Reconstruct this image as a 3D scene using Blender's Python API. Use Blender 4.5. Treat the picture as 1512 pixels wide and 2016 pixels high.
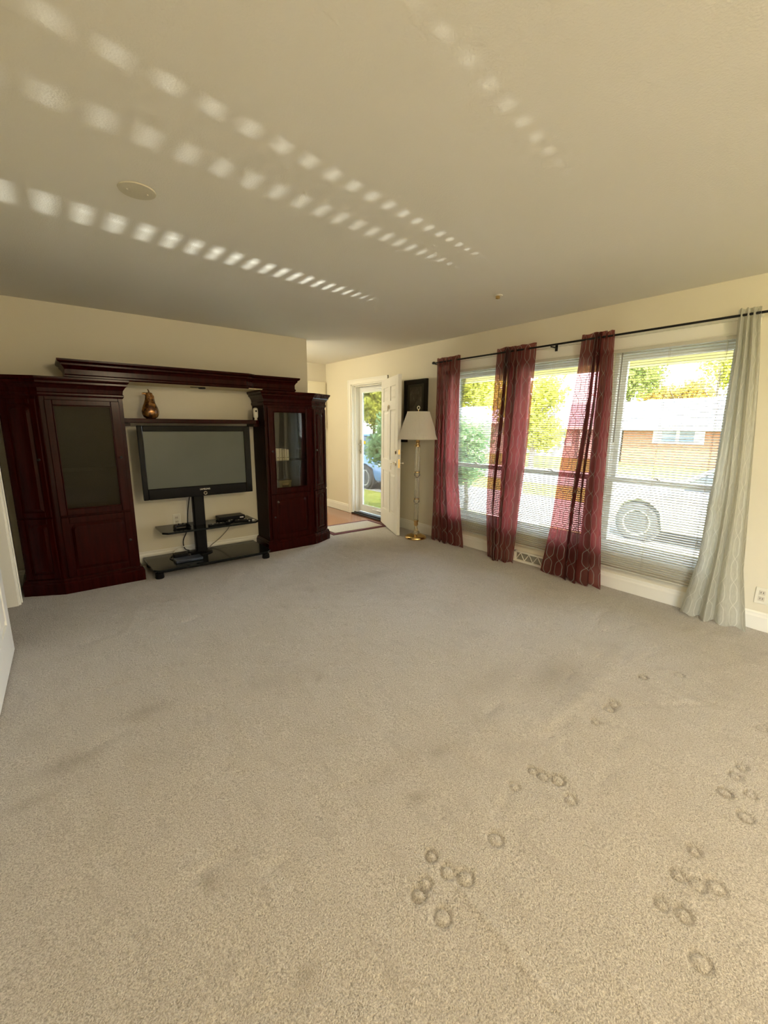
import bpy, bmesh, math, random
import numpy as np
from mathutils import Matrix, Vector, Euler
random.seed(7); np.random.seed(7)
for o in list(bpy.data.objects): bpy.data.objects.remove(o, do_unlink=True)
S = bpy.context.scene
C = S.collection
PI = math.pi

# ------------------------------------------------------------------ camera
def setup_camera():
    f, yaw, pitch, roll, h = 841.34, .668, .1987, .0077, 1.4247
    cy, sy, cp, sp = math.cos(yaw), math.sin(yaw), math.cos(pitch), math.sin(pitch)
    fw = Vector((sy*cp, cy*cp, -sp)); r = Vector((cy, -sy, 0)); u = r.cross(fw)
    r2 = math.cos(roll)*r + math.sin(roll)*u; u2 = -math.sin(roll)*r + math.cos(roll)*u
    cd = bpy.data.cameras.new('camera'); co = bpy.data.objects.new('camera', cd); C.objects.link(co)
    m = Matrix.Identity(4)
    for i in range(3): m[i][0], m[i][1], m[i][2] = r2[i], u2[i], -fw[i]
    m[2][3] = h
    co.matrix_world = m
    cd.sensor_fit = 'VERTICAL'; cd.sensor_height = 36.0; cd.sensor_width = 27.0
    cd.lens = f/2016*36.0; cd.clip_start = .02; cd.clip_end = 500
    S.camera = co
setup_camera()

# ------------------------------------------------------------------ view, sky, sun, daylight portals
S.view_settings.view_transform = 'Standard'; S.view_settings.look = 'None'
S.view_settings.gamma = 1.0; S.view_settings.use_curve_mapping = False
S.view_settings.exposure = 3.5
S.cycles.max_bounces = 14; S.cycles.diffuse_bounces = 8; S.cycles.transparent_max_bounces = 24
SUN_DIR = Vector((-.50, -.52, .80)).normalized()
SUN_STRENGTH = 2.6
SKY_STRENGTH = 1.75

def setup_world():
    w = bpy.data.worlds.new('sky'); S.world = w; w.use_nodes = True
    nt = w.node_tree; nt.nodes.clear()
    out = nt.nodes.new('ShaderNodeOutputWorld'); bg = nt.nodes.new('ShaderNodeBackground')
    tc = nt.nodes.new('ShaderNodeTexCoord')
    sep = nt.nodes.new('ShaderNodeSeparateXYZ'); nt.links.new(tc.outputs['Generated'], sep.inputs[0])
    ramp = nt.nodes.new('ShaderNodeValToRGB'); nt.links.new(sep.outputs['Z'], ramp.inputs[0])
    e = ramp.color_ramp.elements
    e[0].position = 0.0; e[0].color = (.86, .90, .95, 1); e[1].position = .6; e[1].color = (.42, .60, .90, 1)
    nz = nt.nodes.new('ShaderNodeTexNoise'); nz.inputs['Scale'].default_value = 3.2; nz.inputs['Detail'].default_value = 6
    mp = nt.nodes.new('ShaderNodeMapping'); mp.inputs['Scale'].default_value = (1, 1, 2.4)
    nt.links.new(tc.outputs['Generated'], mp.inputs[0]); nt.links.new(mp.outputs[0], nz.inputs[0])
    cr = nt.nodes.new('ShaderNodeValToRGB'); nt.links.new(nz.outputs[0], cr.inputs[0])
    cr.color_ramp.elements[0].position = .44; cr.color_ramp.elements[1].position = .66
    mx = nt.nodes.new('ShaderNodeMixRGB'); nt.links.new(cr.outputs[0], mx.inputs[0])
    nt.links.new(ramp.outputs[0], mx.inputs[1]); mx.inputs[2].default_value = (1, .99, .96, 1)
    nt.links.new(mx.outputs[0], bg.inputs[0]); bg.inputs[1].default_value = SKY_STRENGTH
    nt.links.new(bg.outputs[0], out.inputs[0])
setup_world()

def light(name, kind, loc, direction=None, energy=1, color=(1, 1, 1), **k):
    d = bpy.data.lights.new(name, kind); d.energy = energy; d.color = color
    for a, b in k.items(): setattr(d, a, b)
    o = bpy.data.objects.new(name, d); C.objects.link(o); o.location = loc
    if direction is not None: o.rotation_euler = Vector(direction).to_track_quat('-Z', 'Y').to_euler()
    return o
light('sun', 'SUN', (0, 0, 30), -SUN_DIR, SUN_STRENGTH, (1, .92, .78), angle=math.radians(.6))
def portal(name, loc, direction, sx, sy):
    o = light(name, 'AREA', loc, direction, 1, shape='RECTANGLE', size=sx, size_y=sy)
    o.data.cycles.is_portal = True
WY = (3.30, 2.335, 1.37)                 # window centres along the window wall
for i, yc in enumerate(WY): portal('daylight_portal', (4.13, yc, 1.195), (-1, 0, 0), .86, 1.75)
portal('daylight_portal', (4.13, 5.38, 1.03), (-1, 0, 0), .90, 2.06)
portal('daylight_portal', (-.47, -2.05, 1.06), (1, 0, 0), 1.8, 2.1)  # portal at the added patio door

# sun glints thrown up by the parked car: narrow beams that pass the blind slats and streak the ceiling
def glint(tx, ty, sy_, energy, width, sz=.45, sx=8.15, r=.011, span=7.5):
    src = Vector((sx, sy_, sz)); d = Vector((tx, ty, 2.44))-src
    o = light('car_sun_glint', 'SPOT', src, None, energy, (1, .97, .90), spot_size=math.radians(span), spot_blend=.75, shadow_soft_size=r)
    z = -d.normalized(); x = Vector((0, 0, 1)).cross(z).normalized(); y = z.cross(x)
    m = Matrix((x, y, z)).transposed().to_4x4(); m.translation = src
    o.matrix_world = m @ Matrix.Diagonal((width, 1, 1, 1))
GLINT = .10
glint(.95, 2.90, 3.72, 5200*GLINT, .22)
glint(.85, 2.79, 3.82, 4200*GLINT, .12)
glint(1.00, 1.70, 2.78, 2600*GLINT, .10)
glint(.95, 1.98, 2.62, 2400*GLINT, .16)
glint(1.30, 1.02, 2.05, 1200*GLINT, .16, span=3)

# ------------------------------------------------------------------ node helpers and materials
def sock(nt, s, v):
    if isinstance(v, bpy.types.NodeSocket): nt.links.new(v, s)
    else: s.default_value = v
def MT(nt, op, a, b=0.0, c=None):
    n = nt.nodes.new('ShaderNodeMath'); n.operation = op
    sock(nt, n.inputs[0], a); sock(nt, n.inputs[1], b)
    if c is not None: sock(nt, n.inputs[2], c)
    return n.outputs[0]
def rgb(c): return (c[0], c[1], c[2], 1)
def MIX(nt, f, a, b):
    n = nt.nodes.new('ShaderNodeMixRGB'); sock(nt, n.inputs[0], f)
    sock(nt, n.inputs[1], a if isinstance(a, bpy.types.NodeSocket) else rgb(a)); sock(nt, n.inputs[2], b if isinstance(b, bpy.types.NodeSocket) else rgb(b))
    return n.outputs[0]
def OBJ(nt, scale=(1, 1, 1)):
    t = nt.nodes.new('ShaderNodeTexCoord'); m = nt.nodes.new('ShaderNodeMapping'); m.inputs['Scale'].default_value = scale
    nt.links.new(t.outputs['Object'], m.inputs[0]); return m.outputs[0]
def NOISE(nt, vec, scale, detail=2, rough=.5):
    n = nt.nodes.new('ShaderNodeTexNoise'); nt.links.new(vec, n.inputs['Vector'])
    n.inputs['Scale'].default_value = scale; n.inputs['Detail'].default_value = detail; n.inputs['Roughness'].default_value = rough
    return n.outputs[0]
def RAMP(nt, f, p0, p1, c0=(0, 0, 0), c1=(1, 1, 1)):
    r = nt.nodes.new('ShaderNodeValToRGB'); nt.links.new(f, r.inputs[0])
    r.color_ramp.elements[0].position = p0; r.color_ramp.elements[1].position = p1
    r.color_ramp.elements[0].color = rgb(c0); r.color_ramp.elements[1].color = rgb(c1); return r.outputs[0]
def new_mat(name):
    m = bpy.data.materials.new(name); m.use_nodes = True
    nt = m.node_tree; return m, nt, nt.nodes['Principled BSDF'], nt.nodes['Material Output']
def bump(nt, bsdf, h, strength, dist):
    b = nt.nodes.new('ShaderNodeBump'); b.inputs['Strength'].default_value = strength; b.inputs['Distance'].default_value = dist
    nt.links.new(h, b.inputs['Height']); nt.links.new(b.outputs[0], bsdf.inputs['Normal'])
def P(name, col, rough=.5, metal=0., spec=.5, coat=0., bmp=None, var=None, scale=(1, 1, 1), trans=0.):
    """principled material; var=(noise scale, second colour, low, high), bmp=(noise scale, strength, distance)"""
    m, nt, b, out = new_mat(name)
    b.inputs['Base Color'].default_value = rgb(col); b.inputs['Roughness'].default_value = rough
    b.inputs['Metallic'].default_value = metal; b.inputs['Specular IOR Level'].default_value = spec
    b.inputs['Coat Weight'].default_value = coat; b.inputs['Coat Roughness'].default_value = .08
    v = OBJ(nt, scale)
    if var: nt.links.new(MIX(nt, RAMP(nt, NOISE(nt, v, var[0], 5), var[2], var[3]), col, var[1]), b.inputs['Base Color'])
    if bmp: bump(nt, b, NOISE(nt, v, bmp[0], 3), bmp[1], bmp[2])
    if trans:
        t = nt.nodes.new('ShaderNodeBsdfTranslucent'); t.inputs[0].default_value = rgb(col)
        mx = nt.nodes.new('ShaderNodeMixShader'); mx.inputs[0].default_value = trans
        nt.links.new(b.outputs[0], mx.inputs[1]); nt.links.new(t.outputs[0], mx.inputs[2]); nt.links.new(mx.outputs[0], out.inputs[0])
    return m
def glass_mat(name, tint=(1, 1, 1), refl=1.0, body=None, body_amt=0.):
    """thin pane: clear straight-through view with a fresnel mirror reflection"""
    m, nt, b, out = new_mat(name); nt.nodes.remove(b)
    t = nt.nodes.new('ShaderNodeBsdfTransparent'); t.inputs[0].default_value = rgb(tint)
    g = nt.nodes.new('ShaderNodeBsdfGlossy'); g.inputs['Roughness'].default_value = .01
    fr = nt.nodes.new('ShaderNodeFresnel'); fr.inputs[0].default_value = 1.5
    mx = nt.nodes.new('ShaderNodeMixShader'); nt.links.new(MT(nt, 'MULTIPLY', fr.outputs[0], refl), mx.inputs[0])
    src = t
    if body:
        d = nt.nodes.new('ShaderNodeBsdfDiffuse'); d.inputs[0].default_value = rgb(body)
        src = nt.nodes.new('ShaderNodeMixShader'); src.inputs[0].default_value = body_amt
        nt.links.new(t.outputs[0], src.inputs[1]); nt.links.new(d.outputs[0], src.inputs[2])
    nt.links.new(src.outputs[0], mx.inputs[1]); nt.links.new(g.outputs[0], mx.inputs[2]); nt.links.new(mx.outputs[0], out.inputs[0])
    return m

M = {}
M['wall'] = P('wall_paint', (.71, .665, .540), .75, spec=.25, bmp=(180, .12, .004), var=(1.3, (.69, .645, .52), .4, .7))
M['wall_shade'] = P('wall_paint_shaded', (.60, .565, .475), .75, spec=.25, bmp=(180, .12, .004))  # darker copy of the wall paint, shade put into the colour
M['ceiling'] = P('ceiling_paint', (.73, .715, .655), .9, spec=.1, bmp=(130, .22, .005), var=(1.1, (.71, .695, .63), .4, .7))
M['trim'] = P('white_trim_paint', (.80, .79, .72), .38, spec=.4, bmp=(30, .03, .003))
M['door_white'] = P('white_door_paint', (.82, .81, .76), .33, spec=.45, bmp=(40, .03, .002))
M['vinyl'] = P('white_vinyl', (.80, .82, .83), .35, spec=.4, bmp=(60, .02, .001))
M['slat'] = P('blind_slat', (.55, .535, .46), .45, spec=.25, trans=.06)
M['chrome'] = P('brushed_nickel', (.62, .57, .48), .25, 1.0, bmp=(200, .03, .001))
M['brass'] = P('polished_brass', (.70, .50, .22), .18, 1.0, bmp=(60, .03, .001))
M['black_metal'] = P('black_rod_metal', (.02, .02, .02), .4, .6, bmp=(90, .05, .001))
M['tile'] = P('exterior_concrete', (.62, .60, .55), .8, bmp=(20, .3, .01))
M['soffit'] = P('cream_soffit', (.74, .66, .36), .6, bmp=(30, .05, .003))
M['roof'] = P('pale_shingles', (.36, .36, .37), .9, bmp=(14, .4, .02), var=(6, (.30, .30, .31), .4, .65))
M['siding'] = P('exterior_siding', (.45, .43, .38), .7, bmp=(8, .1, .01))

def wood_mat(name, c0, c1, rough=.22, coat=.5, sc=(14, 14, 1.2), spec=.5):
    m, nt, b, out = new_mat(name)
    v = OBJ(nt, sc); n = NOISE(nt, v, 3.0, 6, .6)
    nt.links.new(MIX(nt, RAMP(nt, n, .35, .68), c0, c1), b.inputs['Base Color'])
    b.inputs['Roughness'].default_value = rough; b.inputs['Coat Weight'].default_value = coat; b.inputs['Coat Roughness'].default_value = .12
    b.inputs['Specular IOR Level'].default_value = spec; bump(nt, b, n, .03, .002); return m
M['cherry'] = wood_mat('dark_cherry_wood', (.017, .0015, .0011), (.030, .0026, .0018), .20, 0, spec=.11)
M['cherry_dark'] = wood_mat('dark_cabinet_interior', (.010, .0020, .0016), (.016, .003, .002), .6, .0, spec=.1)
M['ply'] = wood_mat('plain_plywood', (.55, .47, .28), (.60, .52, .32), .6, 0, spec=.2)
M['hardwood'] = wood_mat('red_hardwood_floor', (.19, .060, .030), (.30, .105, .055), .16, .5, (1.5, 14, 3))

def carpet_mat():
    m, nt, b, out = new_mat('beige_carpet')
    v = OBJ(nt)
    fine = NOISE(nt, v, 205, 3, .65); mid = NOISE(nt, v, 85, 3, .6); big = NOISE(nt, v, 1.5, 5, .62); str_ = NOISE(nt, OBJ(nt, (5, 1.6, 1)), 3.0, 5, .6)
    c = MIX(nt, RAMP(nt, fine, .36, .64), (.275, .248, .220), (.700, .662, .620))
    c = MIX(nt, MT(nt, 'MULTIPLY', RAMP(nt, mid, .40, .66), .35), c, (.72, .685, .65))
    c = MIX(nt, MT(nt, 'MULTIPLY', RAMP(nt, big, .53, .70), .36), c, (.36, .332, .305))
    c = MIX(nt, MT(nt, 'MULTIPLY', RAMP(nt, str_, .55, .72), .45), c, (.38, .352, .325))
    at = nt.nodes.new('ShaderNodeAttribute'); at.attribute_name = 'soil_shade'
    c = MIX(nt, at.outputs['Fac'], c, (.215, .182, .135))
    nt.links.new(c, b.inputs['Base Color'])
    b.inputs['Roughness'].default_value = .95; b.inputs['Specular IOR Level'].default_value = .08
    b.inputs['Sheen Weight'].default_value = .35; b.inputs['Sheen Roughness'].default_value = .6
    h = MT(nt, 'ADD', MT(nt, 'MULTIPLY', fine, 1.0), MT(nt, 'MULTIPLY', mid, 1.1))
    bump(nt, b, h, .85, .011)
    return m
M['carpet'] = carpet_mat()

def curtain_mat(name, front, back, line, line_back, clear, tint):
    m, nt, b, out = new_mat(name)
    uv = nt.nodes.new('ShaderNodeUVMap'); uv.uv_map = 'UVMap'
    sp = nt.nodes.new('ShaderNodeSeparateXYZ'); nt.links.new(uv.outputs[0], sp.inputs[0])
    u, v = sp.outputs[0], sp.outputs[1]
    ph = MT(nt, 'MULTIPLY', v, 2*PI/.34)
    s = MT(nt, 'MULTIPLY', MT(nt, 'ADD', MT(nt, 'SINE', ph), MT(nt, 'MULTIPLY', MT(nt, 'SINE', MT(nt, 'MULTIPLY', ph, 3)), .16)), .052)
    w = .155
    def fam(x): return MT(nt, 'ABSOLUTE', MT(nt, 'SUBTRACT', MT(nt, 'FRACT', MT(nt, 'DIVIDE', x, w)), .5))
    d = MT(nt, 'MINIMUM', fam(MT(nt, 'ADD', u, s)), fam(MT(nt, 'SUBTRACT', u, s)))
    lm = RAMP(nt, d, .021, .033, (1, 1, 1), (0, 0, 0))
    weave = RAMP(nt, NOISE(nt, OBJ(nt, (1, 1, .12)), 240, 2), .35, .65)
    fcol = MIX(nt, lm, MIX(nt, MT(nt, 'MULTIPLY', weave, .5), front, tuple(x*1.6 for x in front)), line)
    nt.links.new(fcol, b.inputs['Base Color']); b.inputs['Roughness'].default_value = .55; b.inputs['Specular IOR Level'].default_value = .3
    t = nt.nodes.new('ShaderNodeBsdfTranslucent'); nt.links.new(MIX(nt, lm, back, line_back), t.inputs[0])
    mx = nt.nodes.new('ShaderNodeMixShader'); mx.inputs[0].default_value = .42
    nt.links.new(b.outputs[0], mx.inputs[1]); nt.links.new(t.outputs[0], mx.inputs[2])
    tr = nt.nodes.new('ShaderNodeBsdfTransparent'); tr.inputs[0].default_value = rgb(tint)
    m2 = nt.nodes.new('ShaderNodeMixShader'); nt.links.new(MT(nt, 'MULTIPLY', MT(nt, 'SUBTRACT', 1, lm), clear), m2.inputs[0])
    nt.links.new(mx.outputs[0], m2.inputs[1]); nt.links.new(tr.outputs[0], m2.inputs[2]); nt.links.new(m2.outputs[0], out.inputs[0])
    return m
M['curtain'] = curtain_mat('burgundy_sheer_fabric', (.030, .016, .014), (.42, .065, .065), (.36, .32, .29), (.14, .07, .065), .25, (.84, .44, .43))
M['curtain_glare'] = curtain_mat('glare_veiled_sheer_fabric', (.46, .465, .42), (.66, .66, .60), (.70, .70, .65), (.75, .75, .68), .08, (.9, .9, .85))  # glare veil over a burgundy panel, put into an even pale grey colour

def brick_mat(name, c1, c2, mortar, scale):
    m, nt, b, out = new_mat(name)
    t = nt.nodes.new('ShaderNodeTexCoord'); sp = nt.nodes.new('ShaderNodeSeparateXYZ'); nt.links.new(t.outputs['Object'], sp.inputs[0])
    cb = nt.nodes.new('ShaderNodeCombineXYZ'); nt.links.new(MT(nt, 'ADD', sp.outputs[0], sp.outputs[1]), cb.inputs[0]); nt.links.new(sp.outputs[2], cb.inputs[1])
    br = nt.nodes.new('ShaderNodeTexBrick'); nt.links.new(cb.outputs[0], br.inputs[0])
    br.inputs['Color1'].default_value = rgb(c1); br.inputs['Color2'].default_value = rgb(c2); br.inputs['Mortar'].default_value = rgb(mortar)
    br.inputs['Scale'].default_value = scale; br.inputs['Mortar Size'].default_value = .012
    nt.links.new(br.outputs[0], b.inputs['Base Color']); b.inputs['Roughness'].default_value = .9
    return m
M['brick'] = brick_mat('orange_brick', (.20, .072, .034), (.25, .098, .046), (.24, .17, .12), 4.0)

def leaf_mat(name, c0, c1, c2):
    m, nt, b, out = new_mat(name); nt.nodes.remove(b)
    v = OBJ(nt); n = NOISE(nt, v, 2.2, 4, .7); n2 = NOISE(nt, v, 11, 2)
    c = MIX(nt, RAMP(nt, n, .35, .65), c0, c1); c = MIX(nt, RAMP(nt, n2, .45, .7), c, c2)
    d = nt.nodes.new('ShaderNodeBsdfDiffuse'); t = nt.nodes.new('ShaderNodeBsdfTranslucent')
    nt.links.new(c, d.inputs[0]); nt.links.new(c, t.inputs[0])
    mx = nt.nodes.new('ShaderNodeMixShader'); mx.inputs[0].default_value = .45
    nt.links.new(d.outputs[0], mx.inputs[1]); nt.links.new(t.outputs[0], mx.inputs[2]); nt.links.new(mx.outputs[0], out.inputs[0]); return m
M['leaf_yellow'] = leaf_mat('yellow_leaves', (.60, .56, .09), (.44, .45, .09), (.22, .26, .05))
M['leaf_green'] = leaf_mat('green_leaves', (.20, .26, .07), (.38, .38, .10), (.09, .12, .04))
M['leaf_orange'] = leaf_mat('autumn_leaves', (.48, .34, .07), (.44, .26, .09), (.38, .34, .06))
M['leaf_shrub'] = leaf_mat('shrub_leaves', (.26, .40, .20), (.34, .46, .22), (.12, .22, .11))
M['bark'] = P('tree_bark', (.14, .11, .08), .9, bmp=(25, .5, .02))
M['grass'] = P('sunlit_lawn', (.19, .20, .035), .95, spec=.1, bmp=(60, .6, .03), var=(.8, (.24, .24, .05), .4, .65))
M['asphalt'] = P('pale_pavement', (.30, .29, .26), .9, bmp=(40, .3, .01), var=(2, (.25, .24, .22), .4, .65))

# ------------------------------------------------------------------ mesh builder
ORG = {}
class MB:
    def __init__(s): s.v = []; s.f = []; s.m = []; s.uv = None
    def add(s, vs, fs, mi=0):
        k = len(s.v); s.v += [tuple(p) for p in vs]
        for f in fs: s.f.append([i+k for i in f]); s.m.append(mi)
        return s
    def obox(s, O, u, n, u0, u1, n0, n1, z0, z1, mi=0):
        O, u, n = Vector(O), Vector(u), Vector(n); Z = Vector((0, 0, 1))
        vs = [O+u*a+n*b+Z*c for c in (z0, z1) for b in (n0, n1) for a in (u0, u1)]
        return s.add(vs, [(0, 2, 3, 1), (4, 5, 7, 6), (0, 1, 5, 4), (2, 6, 7, 3), (0, 4, 6, 2), (1, 3, 7, 5)], mi)
    def box(s, x0, x1, y0, y1, z0, z1, mi=0): return s.obox((0, 0, 0), (1, 0, 0), (0, 1, 0), x0, x1, y0, y1, z0, z1, mi)
    def field(s, O, u, n, u0, u1, z0, z1, n0, n1, inset, mi=0, arch=0):
        """raised field: a rectangle that rises from n0 to n1 while drawing in by inset"""
        O, u, n = Vector(O), Vector(u), Vector(n); Z = Vector((0, 0, 1)); vs = []
        for (i, nn) in ((0, n0), (inset, n1)):
            vs += [O+u*(u0+i)+Z*(z0+i)+n*nn, O+u*(u1-i)+Z*(z0+i)+n*nn, O+u*(u1-i)+Z*(z1-i)+n*nn, O+u*(u0+i)+Z*(z1-i)+n*nn]
        return s.add(vs, [(0, 1, 5, 4), (1, 2, 6, 5), (2, 3, 7, 6), (3, 0, 4, 7), (4, 5, 6, 7), (3, 2, 1, 0)], mi)
    def lathe(s, prof, c=(0, 0, 0), n=24, mi=0, M4=None, mod=None):
        vs = []; fs = []; k = len(prof)
        for j in range(n):
            a = 2*PI*j/n
            for (r, z) in prof:
                rr = r*(mod(a, z) if mod else 1)
                p = Vector((rr*math.cos(a), rr*math.sin(a), z))
                if M4 is not None: p = M4 @ p
                vs.append(p+Vector(c))
        for j in range(n):
            q = (j+1) % n
            for i in range(k-1): fs.append((j*k+i, q*k+i, q*k+i+1, j*k+i+1))
        if prof[0][0] > 1e-6: fs.append([j*k for j in range(n)][::-1])
        if prof[-1][0] > 1e-6: fs.append([j*k+k-1 for j in range(n)])
        return s.add(vs, fs, mi)
    def tube(s, pts, r, n=8, mi=0):
        pts = [Vector(p) for p in pts]; vs = []; fs = []; up = None
        for i, p in enumerate(pts):
            d = (pts[min(i+1, len(pts)-1)]-pts[max(i-1, 0)]).normalized()
            if up is None: up = Vector((0, 0, 1)) if abs(d.z) < .9 else Vector((1, 0, 0))
            x = d.cross(up).normalized(); y = x.cross(d).normalized(); up = y
            rr = r[i] if isinstance(r, (list, tuple)) else r
            for j in range(n):
                a = 2*PI*j/n; vs.append(p+x*math.cos(a)*rr+y*math.sin(a)*rr)
        for i in range(len(pts)-1):
            for j in range(n):
                q = (j+1) % n; fs.append((i*n+j, i*n+q, (i+1)*n+q, (i+1)*n+j))
        fs.append(list(range(n))[::-1]); fs.append([(len(pts)-1)*n+j for j in range(n)])
        return s.add(vs, fs, mi)
    def sweep(s, path, prof, side=1, mi=0):
        """moulding: closed profile (outward offset, z) carried along a plan polyline with mitred corners"""
        path = [Vector((p[0], p[1], 0)) for p in path]; nrm = []
        for i in range(len(path)-1):
            d = (path[i+1]-path[i]).normalized(); nrm.append(Vector((d.y, -d.x, 0))*side)
        vs = []; fs = []; k = len(prof)
        for i, p in enumerate(path):
            if i == 0: o = nrm[0]
            elif i == len(path)-1: o = nrm[-1]
            else:
                a, b = nrm[i-1], nrm[i]; o = (a+b); o = o/max(.2, o.dot(a))
            for (off, z) in prof: vs.append(p+o*off+Vector((0, 0, z)))
        for i in range(len(path)-1):
            for j in range(k):
                q = (j+1) % k; fs.append((i*k+j, (i+1)*k+j, (i+1)*k+q, i*k+q))
        fs.append(list(range(k))); fs.append([(len(path)-1)*k+j for j in range(k)][::-1])
        return s.add(vs, fs, mi)
    def prism(s, poly, z0, z1, mi=0):
        n = len(poly); vs = [(p[0], p[1], z) for z in (z0, z1) for p in poly]
        fs = [(i, (i+1) % n, n+(i+1) % n, n+i) for i in range(n)]+[list(range(n))[::-1], [n+i for i in range(n)]]
        return s.add(vs, fs, mi)
    def mesh(s, name, mats, org=(0, 0, 0), smooth=False, fix=True, angle=None):
        me = bpy.data.meshes.new(name)
        me.from_pydata([(x-org[0], y-org[1], z-org[2]) for x, y, z in s.v], [], s.f)
        for mm in mats: me.materials.append(mm)
        if len(mats) > 1: me.polygons.foreach_set('material_index', s.m)
        if fix:
            bm = bmesh.new(); bm.from_mesh(me); bmesh.ops.recalc_face_normals(bm, faces=bm.faces); bm.to_mesh(me); bm.free()
        if smooth:
            me.polygons.foreach_set('use_smooth', [True]*len(me.polygons))
            if angle: me.set_sharp_from_angle(angle=math.radians(angle))
        if s.uv: 
            l = me.uv_layers.new(name='UVMap')
            for i, lp in enumerate(me.loops): l.data[i].uv = s.uv[lp.vertex_index]
        me.update(); return me
    def build(s, name, mats, parent=None, smooth=False, bevel=0., angle=40, fix=True, org=None):
        if not isinstance(mats, (list, tuple)): mats = [mats]
        o0 = ORG[parent.name] if parent is not None else (org or (0, 0, 0))
        me = s.mesh(name, mats, o0, smooth, fix, angle)
        o = bpy.data.objects.new(name, me); C.objects.link(o); ORG[o.name] = o0
        if parent is not None: o.parent = parent
        else: o.location = o0
        if bevel:
            b = o.modifiers.new('edge', 'BEVEL'); b.width = bevel; b.segments = 2; b.limit_method = 'ANGLE'; b.angle_limit = math.radians(50)
        return o
def tag(o, label=None, cat=None, group=None, kind=None):
    if label: o['label'] = label
    if cat: o['category'] = cat
    if group: o['group'] = group
    if kind: o['kind'] = kind
    return o
def thing(name, label, cat, loc, group=None, rot=None):
    o = bpy.data.objects.new(name, None); C.objects.link(o); o.location = loc; o.empty_display_size = .1
    if rot is not None: o.rotation_euler = (0, 0, rot); ORG[o.name] = (0, 0, 0)
    else: ORG[o.name] = tuple(loc)
    return tag(o, label, cat, group)
def struct(name, mb, mat, parent=None, **k):
    o = mb.build(name, mat, parent, **k)
    if parent is None: o['kind'] = 'structure'
    return o
def sroot(name, loc):
    o = bpy.data.objects.new(name, None); C.objects.link(o); o.location = loc; ORG[o.name] = tuple(loc); o['kind'] = 'structure'; return o

# ------------------------------------------------------------------ the room shell
XW, YB, XL, H = 3.909, 4.859, -.362, 2.44
XLF = -.308       # window wall, back wall, left wall, ceiling
YE, YR = 6.58, -3.2                              # entry end wall, rear wall
XT = 4.11                                        # outer face of window wall
DY0, DY1, DZ = 4.945, 5.815, 2.055               # front door opening
WZ0, WZ1, WH = .335, 2.062, .43                  # window openings

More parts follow.
